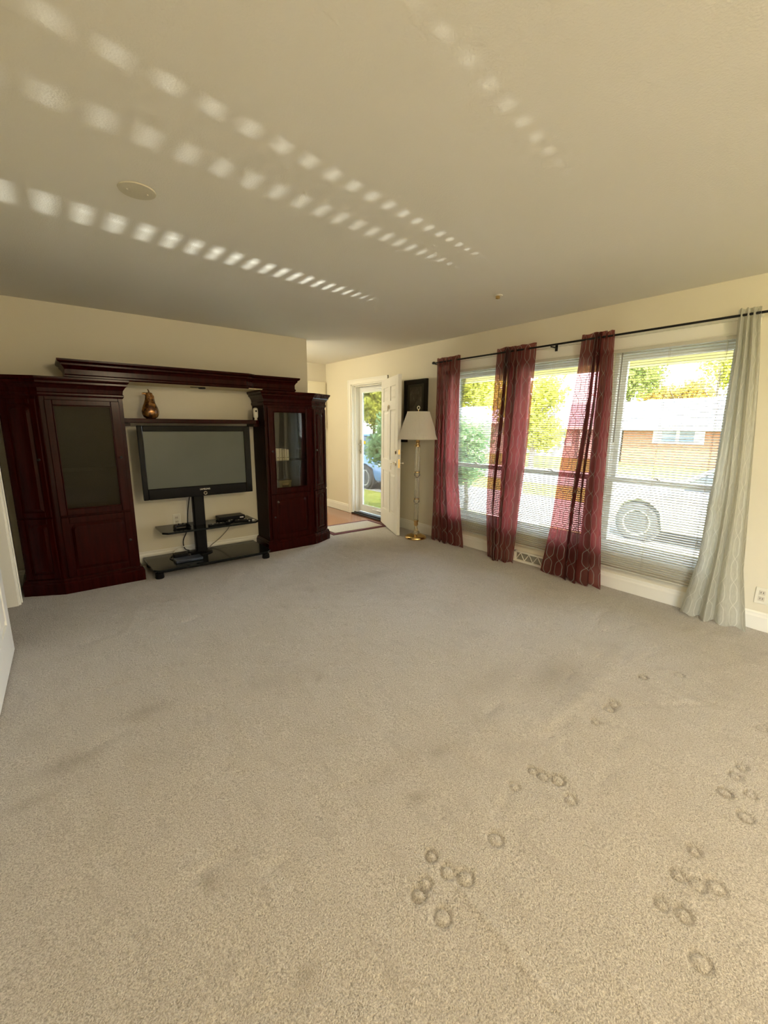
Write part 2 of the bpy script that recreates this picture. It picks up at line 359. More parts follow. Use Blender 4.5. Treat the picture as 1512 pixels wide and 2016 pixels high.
def carpet():
    xs = np.concatenate([np.arange(XL, .30, .015), np.arange(.30, 3.0, .006), np.linspace(3.0, XW, 60)]); ys = np.concatenate([np.arange(-.15, .08, .02), np.arange(.08, 1.30, .006), np.linspace(1.30, 4.80, 250)])
    nx, ny = len(xs), len(ys)
    X, Y = np.meshgrid(xs, ys); Z = np.zeros_like(X); soil_shade = np.zeros_like(X)
    dents = [(.869, .83), (.874, .76), (.905, .712), (.791, .779), (.752, .766), (.767, .679), (1.466, .831), (1.474, .786), (1.507, .739), (1.336, .828), (1.456, .656), (1.092, .735), (1.459, .292), (1.474, .244), (1.512, .204), (1.321, .292), (1.339, .238), (1.242, .169), (2.201, .292), (2.119, .295), (1.978, .295), (2.048, .23), (2.582, .298), (1.902, .215), (1.597, .287), (2.202, .823), (2.143, .822), (1.984, .817), (2.592, .832), (2.789, .714)]
    for i, (a, b) in enumerate(dents):
        d = np.hypot(X-a, Y-b); R0 = .0190+.003*(i % 3)
        ring = np.exp(-((d-R0)/.0052)**2)
        Z -= ring*.010; Z += .002*np.exp(-(d/.009)**2); soil_shade = np.maximum(soil_shade, ring*(.10 if i % 4 else .34))  # dent rings are also darkened in the colour
    def crease(x0, y0, x1, y1, w, dz):
        dx, dy = x1-x0, y1-y0; L = math.hypot(dx, dy); t = np.clip(((X-x0)*dx+(Y-y0)*dy)/L**2, 0, 1)
        d = np.hypot(X-x0-t*dx, Y-y0-t*dy); Z[...] += dz*np.exp(-(d/w)**2)*np.sin(PI*t)**.5
    crease(.87, .71, .845, .33, .016, .006); crease(1.02, .33, 1.01, .19, .014, .005); crease(2.14, .84, 2.66, .47, .018, -.005)
    crease(2.59, .79, 2.65, .40, .016, -.005); crease(1.80, 1.05, 1.27, 1.13, .10, .010); crease(1.40, .95, 2.7, .98, .05, .007)
    for (a, b, rx, ry, s) in [(2.19, 1.16, .22, .12, .42), (1.22, 1.15, .06, .035, .38), (.99, 1.03, .045, .03, .45), (.255, 2.25, .11, .05, .35), (-.07, 2.07, .12, .05, .42), (.25, 1.205, .02, .035, .5), (.38, .80, .04, .03, .35), (2.41, 3.18, .25, .10, .25), (-.2, 1.92, .12, .03, .25), (1.9, 1.35, .28, .10, .25), (1.05, 1.2, .3, .06, .16)]:  # soil patches; those at far left put a diagonal shade edge into the colour
        soil_shade = np.maximum(soil_shade, s*np.exp(-(((X-a)/rx)**2+((Y-b)/ry)**2)))
    rs = np.random.RandomState(3)
    for _ in range(170):                              # foot-press marks in the pile
        a, b = rs.uniform(0, 3.6), rs.uniform(.6, 4.2); th = rs.uniform(-.5, .5); l = rs.uniform(.03, .10)
        u = (X-a)*math.cos(th)+(Y-b)*math.sin(th); v = -(X-a)*math.sin(th)+(Y-b)*math.cos(th)
        Z -= .006*np.exp(-(u/l)**2-(v/.022)**2)
    k = rs.rand(64, 64); gx = (xs-xs[0])/(xs[-1]-xs[0])*62.9; gy = (ys-ys[0])/(ys[-1]-ys[0])*62.9
    i0, j0 = gy.astype(int), gx.astype(int); fy, fx = (gy-i0)[:, None], (gx-j0)[None, :]
    n = (k[i0][:, j0]*(1-fx)+k[i0][:, j0+1]*fx)*(1-fy)+(k[i0+1][:, j0]*(1-fx)+k[i0+1][:, j0+1]*fx)*fy
    Z += .006*(n-.5)
    Z += .020*np.exp(-(XW-.02-X)/.04)*0
    me = bpy.data.meshes.new('floor')
    idx = np.arange(nx*ny).reshape(ny, nx)
    q = np.stack([idx[:-1, :-1], idx[:-1, 1:], idx[1:, 1:], idx[1:, :-1]], -1).reshape(-1, 4)
    co = np.stack([X, Y, Z], -1).reshape(-1, 3)
    # plain carpet behind the camera and down to the rear wall
    k0 = len(co); extra = [(XL, YR, 0), (XW, YR, 0)]
    co = np.vstack([co, np.array(extra)])
    me.vertices.add(len(co)); me.vertices.foreach_set('co', co.ravel())
    nq = len(q)+1
    quads = np.vstack([q, [[k0, k0+1, nx-1, 0]]])
    me.loops.add(nq*4); me.loops.foreach_set('vertex_index', quads.ravel().astype(np.int32))
    me.polygons.add(nq); me.polygons.foreach_set('loop_start', np.arange(0, nq*4, 4, dtype=np.int32))
    me.polygons.foreach_set('use_smooth', [True]*nq)
    at = me.attributes.new('soil_shade', 'FLOAT', 'POINT'); at.data.foreach_set('value', np.append(soil_shade.ravel(), [0, 0]).astype(np.float32))
    me.materials.append(M['carpet']); me.update(); me.validate()
    o = bpy.data.objects.new('floor', me); C.objects.link(o); tag(o, kind='structure')
carpet()
struct('floor_entry', MB().box(1.4, XW+.02, 4.80, YE, -.1, -.004), M['hardwood'])
struct('floor_hall', MB().box(-1.9, XL, 2.4, 5.2, -.1, -.004), M['carpet'])
struct('floor_slab', MB().box(-.455, XT, YR-.2, 6.8, -.65, -.12).box(-2.0, -.455, 2.3, 6.8, -.65, -.12), M['tile'])
struct('ceiling', MB().box(-.46, XT, YR-.2, 6.8, H, H+.12), M['ceiling'])

w = MB()      # window wall: solid strips between the openings
def col(y0, y1, z0=-.6, z1=H): w.box(XW, XT, y0, y1, z0, z1)
col(YR-.2, WY[2]-WH); col(WY[2]+WH, WY[1]-WH); col(WY[1]+WH, WY[0]-WH); col(WY[0]+WH, DY0); col(DY1, 6.8)
for yc in WY: col(yc-WH, yc+WH, -.6, WZ0); col(yc-WH, yc+WH, WZ1, H)
col(DY0, DY1, -.6, -.002); col(DY0, DY1, DZ, H)
struct('wall_right', w, M['wall'])
struct('wall_back', MB().box(-2.0, 2.625, YB, YB+.12, -.1, H), M['wall'])
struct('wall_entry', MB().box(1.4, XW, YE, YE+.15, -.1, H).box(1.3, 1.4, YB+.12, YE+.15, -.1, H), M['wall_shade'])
w = MB(); LY0, LY1 = 3.415, 4.306
w.box(XL-.12, XL, YR-.2, -2.95, -.6, H); w.box(XL-.12, XL, -1.15, LY0, -.1, H); w.box(XL-.12, XL, -2.95, -1.15, 2.1, H); w.box(XL-.12, XL, -2.95, -1.15, -.6, -.02); w.box(XL-.12, XLF, LY1, YB, -.1, H); w.box(XL-.12, XL, LY0, LY1, 2.05, H)
struct('wall_left', w, M['wall'])
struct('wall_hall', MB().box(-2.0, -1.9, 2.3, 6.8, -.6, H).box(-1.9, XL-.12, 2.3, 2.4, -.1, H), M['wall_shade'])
struct('wall_rear', MB().box(XL, XW, YR-.2, YR, -.6, H), M['wall'])

# added patio door, unseen, lets fill daylight in; roof outside
pd = sroot('fill_patio_door', (XL-.06, -2.05, 0)); m = MB()
for ya, yb, za, zb in ((-2.95, -2.89, 0, 2.1), (-1.21, -1.15, 0, 2.1), (-2.08, -2.02, 0, 2.1), (-2.89, -1.21, 2.04, 2.1), (-2.89, -1.21, -.02, .05)): m.box(XL-.09, XL-.03, ya, yb, za, zb)
m.build('door_frame', M['vinyl'], pd, bevel=.003)
M['pane'] = glass_mat('window_pane', (.96, .98, .97), .9)
for ya, yb in ((-2.89, -2.08), (-2.02, -1.21)): MB().box(XL-.062, XL-.058, ya, yb, .05, 2.04).build('pane', M['pane'], pd)
r = MB(); r.box(-.7, 4.78, YR-.7, 7.2, H+.125, H+.16)
r.add([(-.7, YR-.7, H+.16), (4.78, YR-.7, H+.16), (4.78, 7.2, H+.16), (-.7, 7.2, H+.16), (1.2, YR-.7, 3.9), (1.2, 7.2, 3.9)], [(0, 3, 2, 1), (0, 1, 4), (2, 3, 5), (1, 2, 5, 4), (3, 0, 4, 5)])
struct('roof', r, M['roof'])
struct('ceiling_hall', MB().box(-2.0, -.46, 2.3, 6.8, H, H+.12), M['ceiling'])
e = MB(); e.box(XT, 4.74, YR-.7, 7.2, 2.13, 2.145); e.box(4.74, 4.765, YR-.7, 7.2, 2.03, 2.56)
e.tube([(4.815, YR-.7, 2.065), (4.815, 7.2, 2.065)], .045, 10)
struct('trim_1', e, M['soffit'])

# mouldings
BASE = [(0, 0), (.016, 0), (.016, .098), (.011, .112), (.011, .124), (.004, .134), (0, .134)]
def baseboard(name, path, side): struct(name, MB().sweep(path, BASE, side), M['trim'])
baseboard('baseboard_right', [(XW, YR), (XW, 2.07), ], -1)
baseboard('baseboard_right', [(XW, 2.64), (XW, DY0-.085)], -1)
baseboard('baseboard_right', [(XW, DY1+.075), (XW, YE)], -1)
baseboard('baseboard_back', [(2.625, YB+.12), (2.625, YB), (XLF, YB)], -1)
baseboard('baseboard_entry', [(XW, YE), (1.4, YE)], -1)
baseboard('baseboard_left', [(XL, -1.15), (XL, 2.50)], 1)
CAS = [(0, 0), (0, .07), (.006, .075), (.014, .07), (.018, .05), (.014, .02), (.012, 0)]
def casing(name, x, sgn, y0, y1, z1, wd=.07, th=.016):
    """flat door casing with a raised outer band on the wall plane x (faces sgn*X)"""
    m = MB()
    def b(ya, yb, za, zb, t): m.box(*(sorted((x, x+sgn*t))), ya, yb, za, zb)
    b(y0-wd, y0, 0, z1+wd, th); b(y1, y1+wd, 0, z1+wd, th); b(y0, y1, z1, z1+wd, th)
    b(y0-wd, y0-wd+.018, 0, z1+wd, th+.008); b(y1+wd-.018, y1+wd, 0, z1+wd, th+.008); b(y0-wd+.018, y1+wd-.018, z1+wd-.018, z1+wd, th+.008)
    return m
m = casing('x', XW, -1, DY0, DY1, DZ)
m.box(XW, XT, DY0-.001, DY0+.018, 0, DZ); m.box(XW, XT, DY1-.018, DY1+.001, 0, DZ); m.box(XW, XT, DY0, DY1, DZ-.018, DZ+.001)
m.box(XW+.055, XW+.075, DY1-.035, DY1-.018, 0, DZ); m.box(XW+.055, XW+.075, DY0, DY1, DZ-.035, DZ-.018)
struct('trim_2', m, M['trim'], bevel=.002)
struct('trim_3', MB().box(XW-.012, XT+.06, DY0, DY1, -.002, .016).box(XW+.03, XW+.05, DY0, DY1, .016, .028), M['black_metal'])
m = MB(); m.box(XLF, XLF+.018, LY1, LY1+.07, 0, 2.12); m.box(XLF+.018, XLF+.026, LY1+.05, LY1+.07, 0, 2.12); m.box(XL, XL+.02, LY0-.07, LY0, 0, 2.12); m.box(XL, XL+.02, LY0, LY1, 2.05, 2.12)
m.box(XL-.12, XLF+.004, LY1-.018, LY1+.001, 0, 2.05); m.box(XL-.12, XL, LY0-.001, LY0+.018, 0, 2.05); m.box(XL-.12, XL, LY0, LY1, 2.032, 2.051)
m.box(XL-.07, XL-.05, LY1-.03, LY1-.018, 0, 2.05)
struct('trim_4', m, M['trim'], bevel=.002)
# window header board, mullion casings and apron
m = MB(); m.box(XW-.018, XW, WY[2]-WH-.09, WY[0]+WH+.09, 2.078, 2.162); m.box(XW-.030, XW, WY[2]-WH-.10, WY[0]+WH+.10, 2.162, 2.182)
m.box(XW-.024, XW, WY[2]-WH-.09, WY[0]+WH+.09, 2.066, 2.080)
struct('trim_5', m, M['trim'], bevel=.002)
m = MB()
for ya, yb in ((WY[2]-WH-.09, WY[2]-WH), (WY[2]+WH, WY[1]-WH), (WY[1]+WH, WY[0]-WH), (WY[0]+WH, WY[0]+WH+.09)): m.box(XW-.016, XW, ya, yb, .30, 2.066)
struct('trim_6', m, M['trim'], bevel=.002)
struct('trim_7', MB().box(XW-.020, XW+.02, WY[2]-WH-.09, WY[0]+WH+.09, .30, .336).box(XW-.012, XW, WY[2]-WH-.08, WY[0]+WH+.08, .235, .30), M['trim'], bevel=.002)

# windows: double hung, two sashes with panes and a lock
for i, yc in enumerate(WY):
    root = sroot('window_%d' % (i+1), (XW+.1, yc, WZ0))
    y0, y1 = yc-WH, yc+WH
    f = MB(); f.box(XW+.03, XT+.01, y0, y0+.03, WZ0, WZ1); f.box(XW+.03, XT+.01, y1-.03, y1, WZ0, WZ1); f.box(XW+.03, XT+.01, y0+.03, y1-.03, WZ1-.03, WZ1); f.box(XW+.03, XT+.03, y0+.03, y1-.03, WZ0, WZ0+.03)
    f.build('window_frame', M['vinyl'], root, bevel=.002)
    for (x0, za, zb) in ((XW+.075, WZ0+.03, .988), (XW+.115, .945, WZ1-.03)):
        s = MB(); t = .034
        s.box(x0, x0+t, y0+.03, y0+.068, za, zb); s.box(x0, x0+t, y1-.068, y1-.03, za, zb)
        s.box(x0, x0+t, y0+.068, y1-.068, za, za+.043); s.box(x0, x0+t, y0+.068, y1-.068, zb-.043, zb)
        so = s.build('sash', M['vinyl'], root, bevel=.002)
        MB().box(x0+.015, x0+.019, y0+.066, y1-.066, za+.04, zb-.04).build('pane', M['pane'], so)
    k = MB(); k.box(XW+.066, XW+.100, yc-.030, yc+.030, .988, .996); k.lathe([(.0, .996), (.015, .996), (.015, 1.004), (.0, 1.006)], (XW+.085, yc, 0), 12); k.box(XW+.068, XW+.080, yc-.004, yc+.036, 1.002, 1.009)
    k.build('sash_lock', M['chrome'], root, smooth=True)

# front door leaf, swung wide into the room (outer face turned to the camera)
def raised_door(mb_add, O, u, n, Wd, Ht, th, cols, rows, parent, mat, both=False, skin=None):
    """slab with recessed panels; cols=(u0,u1)s, rows=(z0,z1)s"""
    d = MB(); dz = .012
    d.obox(O, u, n, 0, Wd, dz, th-dz, 0, Ht)
    us = [0]+[x for c in cols for x in c]+[Wd]; zs = [0]+[x for r_ in rows for x in r_]+[Ht]
    for (a, b) in ((0, dz), (th-dz, th)):
        for i in range(0, len(us), 2): d.obox(O, u, n, us[i], us[i+1], a, b, 0, Ht)
        for i in range(0, len(zs), 2):
            for c in cols: d.obox(O, u, n, c[0], c[1], a, b, zs[i], zs[i+1])
    return d
DW, DHt, DT = .865, 2.050, .044
hx, hy = 3.900, 4.952
fx, fy = 3.548, 4.163
du = Vector((fx-hx, fy-hy, 0)).normalized(); dn = Vector((du.y, -du.x, 0))      # dn points to the camera side
droot = sroot('door_1', (hx, hy, 0))
cols = ((.115, .385), (.48, .75)); rows = ((.24, .80), (.96, 1.62), (1.74, 1.92))
raised_door(None, (hx, hy, .012), du, dn, DW, DHt-.012, DT, cols, rows, droot, None).build('door_slab', M['door_white'], droot, bevel=.0025)
for c in cols:
    for r_ in rows:
        MB().field((hx, hy, .012), du, dn, c[0]+.022, c[1]-.022, r_[0]+.022, r_[1]-.022, DT-.012, DT-.002, .028).build('panel', M['door_white'], droot)
def lever(parent, side):
    n = dn*side; base = Vector((hx, hy, 0))+du*(DW-.062)+dn*(DT if side > 0 else 0)
    q = MB(); rot = n.to_track_quat('Z', 'Y').to_matrix().to_4x4()
    q.lathe([(0, 0), (.031, 0), (.031, .006), (.024, .010), (.011, .014), (.010, .05), (0, .05)], base+Vector((0, 0, .955)), 20, M4=rot)
    p0 = base+n*.046+Vector((0, 0, .955))
    q.tube([p0+du*.01, p0-du*.04, p0-du*.105+Vector((0, 0, -.004))], [.010, .009, .007], 10)
    q.build('door_lever', M['chrome'], parent, smooth=True)
    q = MB(); q.lathe([(0, 0), (.030, 0), (.030, .008), (.020, .018), (0, .019)], base+Vector((0, 0, 1.10)), 20, M4=rot)
    if side < 0: q.tube([base+n*.02+Vector((0, 0, 1.10)), base+n*.045+Vector((0, 0, 1.10))], .006, 8)
    q.build('deadbolt', M['chrome'], parent, smooth=True)
lever(droot, 1); lever(droot, -1)
kb = Vector((hx, hy, 0))+du*(DW-.135)+dn*(DT+.05)
MB().tube([kb+Vector((0, 0, .945)), kb+Vector((0, 0, .915))], .003, 6).obox(kb, du, dn, -.010, .010, -.002, .002, .865, .918).build('key', M['chrome'], droot)
kb = Vector((hx, hy, 0))+du*.435+dn*DT
MB().obox(kb, du, dn, -.016, .016, 0, .012, 1.645, 1.70).tube([kb+dn*.012+du*-.03+Vector((0, 0, 1.69)), kb+dn*.02+Vector((0, 0, 1.62)), kb+dn*.012+du*.03+Vector((0, 0, 1.69))], .006, 8).build('knocker', M['chrome'], droot)
MB().obox((hx, hy, 0), du, dn, DW-.0005, DW+.0015, .010, .034, .90, 1.01).obox((hx, hy, 0), du, dn, DW-.0005, DW+.0015, .010, .034, 1.07, 1.13).build('latch_plate', M['brass'], droot)
for z in (.25, 1.02, 1.80): MB().tube([(hx+.006, hy+.006, z), (hx+.006, hy+.006, z+.10)], .007, 8).build('hinge', M['brass'], droot)

# glazed storm door in the outer plane
st = sroot('door_2', (4.07, 5.38, .03))
X0, X1 = 4.060, 4.088
m = MB(); m.box(X0, X1, DY0+.018, DY0+.085, .03, DZ-.02); m.box(X0, X1, DY1-.085, DY1-.018, .03, DZ-.02); m.box(X0, X1, DY0+.085, DY1-.085, .03, .13); m.box(X0, X1, DY0+.085, DY1-.085, DZ-.10, DZ-.02)
m.build('door_frame', M['vinyl'], st, bevel=.003)
m = MB(); m.box(X0-.004, X0, DY0+.085, DY0+.10, .13, DZ-.10); m.box(X0-.004, X0, DY1-.10, DY1-.085, .13, DZ-.10); m.box(X0-.004, X0, DY0+.1, DY1-.1, .13, .145); m.box(X0-.004, X0, DY0+.1, DY1-.1, DZ-.115, DZ-.10)
m.build('glazing_bead', M['vinyl'], st, bevel=.001)
MB().box(X0+.010, X0+.014, DY0+.08, DY1-.08, .125, DZ-.095).build('pane', M['pane'], st)
M['sticker'] = P('yellow_sticker_print', (.75, .62, .02), .5)
tag(MB().box(X0+.0085, X0+.0098, 5.652, 5.697, 1.135, 1.185).build('sticker', M['sticker'], st), 'small yellow square sticker on the storm door glass')
m = MB(); m.box(X0-.010, X0, DY1-.068, DY1-.036, .98, 1.20); m.tube([(X0-.012, DY1-.052, 1.13), (X0-.045, DY1-.052, 1.13), (X0-.050, DY1-.10, 1.128)], .008, 8); m.lathe([(0, 0), (.014, 0), (.012, .02), (0, .022)], (X0-.012, DY1-.052, 1.03), 12, M4=Matrix.Rotation(-PI/2, 4, 'Y'))
m.build('door_handle', M['chrome'], st, smooth=True)
for z in (.10, 1.985): MB().tube([(X0-.022, 5.05, z), (X0-.022, 5.30, z)], .014, 10).tube([(X0-.022, 5.30, z), (X0-.022, 5.42, z)], .005, 8).build('door_closer', M['vinyl'], st, smooth=True)

# white interior door folded back flat on the left wall
lroot = sroot('door_3', (-.30, 3.41, 0)); O = (-.297, 3.412, .012); u = Vector((-.034, -.9994, 0)).normalized(); n = Vector((u.y, -u.x, 0))
cols = ((.12, .36), (.46, .70)); rows = ((.215, .80), (.95, 1.60), (1.72, 1.90))
raised_door(None, O, u, n, .82, 2.02, .034, cols, rows, None, None).build('door_slab', M['door_white'], lroot, bevel=.0025)
for c in cols:
    for r_ in rows: MB().field(O, u, -n, c[0]+.02, c[1]-.02, r_[0]+.02, r_[1]-.02, -.012, -.002, .024).build('panel', M['door_white'], lroot)
kq = MB(); kq.lathe([(0, 0), (.028, 0), (.028, .006), (.012, .012), (.012, .03), (.026, .038), (.028, .055), (0, .064)], (-.322, 2.66, .95), 20, M4=Matrix.Rotation(PI/2, 4, 'Y')); kq.build('door_knob', M['brass'], lroot, smooth=True)

# ------------------------------------------------------------------ entertainment unit: two corner cabinets
M['cab_glass'] = glass_mat('cabinet_glass', (.85, .84, .78), 1.1)
M['cab_glass_smoked'] = glass_mat('smoked_cabinet_glass', (.40, .38, .32), .25, (.030, .022, .008), .5)
COR = [(-.06, 1.635), (.004, 1.635), (.012, 1.650), (.012, 1.662), (.006, 1.672), (.010, 1.70), (.026, 1.725), (.040, 1.738), (.040, 1.752), (.052, 1.760), (.056, 1.772), (.056, 1.785), (-.06, 1.785)]
PLI = [(-.03, 0), (.030, 0), (.030, .095), (.022, .105), (.022, .115), (.010, .130), (-.03, .130)]
CW, CS, CD = .57, .822, .122
def cabinet(label, xin, yF, sg, glassmat, group):
    """sg=+1: outer (angled) side lies towards +X; local s runs outward from the inner side, d backwards from the front"""
    T = lambda s, d: (xin+sg*s, yF+d)
    back = 4.842-yF
    root = thing('display_cabinet', label, 'cabinet', (xin+sg*.4, yF+.2, 0), group)
    U = Vector((sg, 0, 0)); N = Vector((0, -1, 0)); O = Vector((xin, yF, 0))
    a2 = Vector((sg*(CS-CW), CD, 0)); L2 = a2.length; U2 = a2.normalized(); N2 = Vector((U2.y, -U2.x, 0))
    if N2.y > 0: N2 = -N2
    O2 = Vector((xin+sg*CW, yF, 0))
    path = [T(0, back), T(0, 0), T(CW, 0), T(CS, CD), T(CS, back)]
    sd = 1 if sg > 0 else -1
    side = 1 if sg > 0 else -1
    # carcass: sides, back, top, bottom, mid board, angled front post frame
    b = MB(); t = .02
    b.obox(O, U, -N, 0, t, .018, back, .0, 1.66)
    b.obox(O, U, -N, CS-t, CS, CD+.012, back, .0, 1.66)
    b.obox(O, U, -N, t, CS-t, back-.012, back, .0, 1.66)
    b.obox(O, U, -N, CW-.012, CW+.006, .03, back-.012, .1, 1.64)
    poly = [T(t, .018), T(CW, .018), T(CS-t, CD+.012), T(CS-t, back-.01), T(t, back-.01)]
    for za, zb in ((.09, .12), (.655, .69), (1.61, 1.66)): b.prism(poly, za, zb)
    b.build('body', M['cherry_dark'], root)
    # front face frame
    f = MB()
    f.obox(O, U, N, 0, .035, -.02, 0, .10, 1.64); f.obox(O, U, N, CW-.035, CW, -.02, 0, .10, 1.64)
    for za, zb in ((.10, .145), (.650, .675), (1.605, 1.64)): f.obox(O, U, N, .035, CW-.035, -.02, 0, za, zb)
    f.build('face_frame', M['cherry'], root, bevel=.003)
    f = MB(); f.obox(O2, U2, N2, .0, .022, -.02, 0, .10, 1.64); f.obox(O2, U2, N2, L2-.022, L2, -.02, 0, .10, 1.64)
    for za, zb in ((.10, .145), (.650, .675), (1.605, 1.64)): f.obox(O2, U2, N2, .022, L2-.022, -.02, 0, za, zb)
    f.build('face_frame', M['cherry'], root, bevel=.003)
    # upper glazed door
    d = MB(); z0, z1 = .668, 1.612; q0, q1 = .030, CW-.030
    d.obox(O, U, N, q0, .095, .001, .021, z0, z1); d.obox(O, U, N, .490, q1, .001, .021, z0, z1); d.obox(O, U, N, .095, .490, .001, .021, z0, .722); d.obox(O, U, N, .095, .490, .001, .021, 1.568, z1)
    dr = d.build('door', M['cherry'], root, bevel=.005)
    e_ = MB(); w_ = .008
    for (a, bb, za, zb) in ((.095, .095+w_, .722, 1.568), (.490-w_, .490, .722, 1.568), (.095, .49, .722, .722+w_), (.095, .49, 1.568-w_, 1.568)): e_.obox(O, U, N, a, bb, .004, .0245, za, zb)
    e_.build('bead_moulding', M['cherry'], dr, bevel=.003)
    MB().obox(O, U, N, .094, .491, .008, .012, .72, 1.57).build('pane', glassmat, dr)
    MB().lathe([(0, 0), (.004, 0), (.004, .012), (.010, .016), (.011, .022), (0, .026)], O+U*.062+N*.021+Vector((0, 0, 1.14)), 14, M4=Matrix.Rotation(PI/2, 4, 'X')).build('knob', M['black_metal'], dr, smooth=True)
    def panel_door(O, U, N, a, bb, za, zb, arch=True, st=.055, knob=None):
        d = MB(); d.obox(O, U, N, a, bb, .001, .010, za, zb)
        d.obox(O, U, N, a, a+st, .010, .020, za, zb); d.obox(O, U, N, bb-st, bb, .010, .020, za, zb); d.obox(O, U, N, a+st, bb-st, .010, .020, za, za+st); d.obox(O, U, N, a+st, bb-st, .010, .020, zb-st, zb)
        dr = d.build('door', M['cherry'], root, bevel=.004)
        # raised field with rounded upper corners
        r0 = min(.045, (bb-a-2*st)/3); u0, u1, v0, v1 = a+st+.006, bb-st-.006, za+st+.006, zb-st-.006; inset = .022
        def ring(i, nn):
            pts = [(u0+i, v0+i), (u1-i, v0+i)]
            rr = max(.006, r0-i*.5)
            for c, (cx, cz, a0) in enumerate(((u1-i-rr, v1-i-rr, 0), (u0+i+rr, v1-i-rr, PI/2))):
                pts += [(cx+rr*math.cos(a0+PI/2*k/5), cz+rr*math.sin(a0+PI/2*k/5)) for k in range(6)]
            return [O+U*p+Vector((0, 0, q))+N*nn for p, q in pts]
        A, B_ = ring(0, .011), ring(inset, .021); k = len(A)
        MB().add(A+B_, [(i, (i+1) % k, k+(i+1) % k, k+i) for i in range(k)]+[[k+i for i in range(k)], list(range(k))[::-1]]).build('raised_panel', M['cherry'], dr, bevel=.002)
        if knob: MB().lathe([(0, 0), (.004, 0), (.004, .012), (.010, .016), (.011, .022), (0, .026)], O+U*knob[0]+N*.020+Vector((0, 0, knob[1])), 14, M4=N.to_track_quat('Z', 'Y').to_matrix().to_4x4()).build('knob', M['black_metal'], dr, smooth=True)
    panel_door(O, U, N, .030, CW-.030, .140, .655, knob=(.060, .40))
    panel_door(O2, U2, N2, .018, L2-.018, .668, 1.612, st=.042, knob=(.04, 1.14))
    panel_door(O2, U2, N2, .018, L2-.018, .140, .655, st=.042)
    MB().sweep(path, COR, side).build('cornice', M['cherry'], root)
    MB().prism([T(-.03, -.03), T(CW+.015, -.03), T(CS+.03, CD-.015), T(CS+.03, back), T(-.03, back)], 1.778, 1.7865).build('top_board', M['cherry'], root)
    MB().sweep(path, PLI, side).build('plinth', M['cherry'], root)
    # inner shelf
    MB().obox(O, U, -N, .022, CW-.014, .05, back-.015, 1.018, 1.028).build('shelf', M['cherry_dark'], root)
    return root
cabinet('tall dark cherry cabinet with smoked glass door beside the left doorway', .577, 4.385, -1, M['cab_glass_smoked'], 'display cabinets of the entertainment unit')
cabinet('tall dark cherry cabinet with clear glass door showing white books', 1.905, 4.508, 1, M['cab_glass'], 'display cabinets of the entertainment unit')

# crown bridge laid across both cabinets
br = thing('bridge_cornice', 'dark cherry crown bridge spanning the top of both cabinets', 'cornice', (1.2, 4.6, 1.787))
CRN = [(-.05, 1.790), (.002, 1.790), (.012, 1.800), (.012, 1.812), (.004, 1.822), (.004, 1.860), (.016, 1.882), (.028, 1.892), (.028, 1.905), (.042, 1.912), (.050, 1.922), (.050, 1.936), (-.05, 1.936)]
MB().sweep([(.205, 4.84), (.205, 4.455), (1.70, 4.455), (1.80, 4.52), (2.275, 4.52), (2.275, 4.84)], CRN, 1).build('moulding', M['cherry'], br)
MB().prism([(.19, 4.84), (.19, 4.44), (1.705, 4.44), (1.80, 4.505), (2.29, 4.505), (2.29, 4.84)], 1.925, 1.937).build('top_board', M['cherry'], br)
MB().box(.60, 1.88, 4.47, 4.842, 1.789, 1.797).build('underside_board', M['ply'], br)
q = MB(); q.lathe([(0, 0), (.033, 0), (.035, -.012), (.028, -.016), (0, -.016)], (1.31, 4.62, 1.789), 20); q.box(1.20, 1.30, 4.61, 4.63, 1.782, 1.789)
q.build('puck_light', M['black_metal'], br, smooth=True)
# shelf over the television
sh = thing('bridge_shelf', 'dark cherry shelf above the television between the cabinets', 'shelf', (1.24, 4.7, 1.435))
MB().prism([(.579, 4.842), (.579, 4.56), (1.83, 4.56), (1.872, 4.585), (1.903, 4.64), (1.903, 4.842)], 1.435, 1.476).build('shelf_board', M['cherry'], sh, bevel=.005)
for x in (.62, 1.86): MB().box(x-.03, x+.03, 4.62, 4.84, 1.405, 1.434).build('bracket', M['cherry'], sh)

# pear-shaped vase and small white device on that shelf
M['bronze'] = P('mottled_bronze_glaze', (.10, .040, .012), .25, .55, coat=.5, var=(26, (.42, .20, .05), .45, .62), bmp=(40, .4, .006))
v = thing('vase', 'mottled bronze pear-shaped jug on the shelf above the television', 'vase', (.835, 4.665, 1.476))
prof = [(0, 1.476), (.040, 1.477), (.060, 1.492), (.072, 1.520), (.074, 1.545), (.066, 1.580), (.052, 1.615), (.040, 1.650), (.034, 1.680), (.032, 1.700), (.030, 1.712), (.022, 1.718), (0, 1.716)]
MB().lathe(prof, (.835, 4.665, 0), 32, mod=lambda a, z: 1+.035*math.cos(6*a)*max(0, 1-abs(z-1.53)/.08)).build('body', M['bronze'], v, smooth=True)
MB().tube([(.815, 4.665, 1.700), (.795, 4.662, 1.708), (.776, 4.66, 1.704)], [.016, .011, .007], 10).build('spout', M['bronze'], v, smooth=True)
MB().tube([(.838, 4.665, 1.712), (.835, 4.665, 1.735), (.827, 4.665, 1.748)], [.008, .006, .005], 8).build('stem', M['bronze'], v, smooth=True)
MB().tube([(.862, 4.665, 1.700), (.870, 4.665, 1.685), (.872, 4.665, 1.655), (.878, 4.665, 1.63)], [.006, .008, .007, .006], 8).build('handle', M['bronze'], v, smooth=True)
M['white_plastic'] = P('white_plastic', (.72, .70, .60), .4, bmp=(50, .02, .001))
M['black_plastic'] = P('black_plastic', (.006, .006, .0065), .4, spec=.15, bmp=(80, .04, .001))
d = thing('air_freshener', 'small upright white plastic dispenser at the right end of the shelf', 'dispenser', (1.858, 4.635, 1.476))
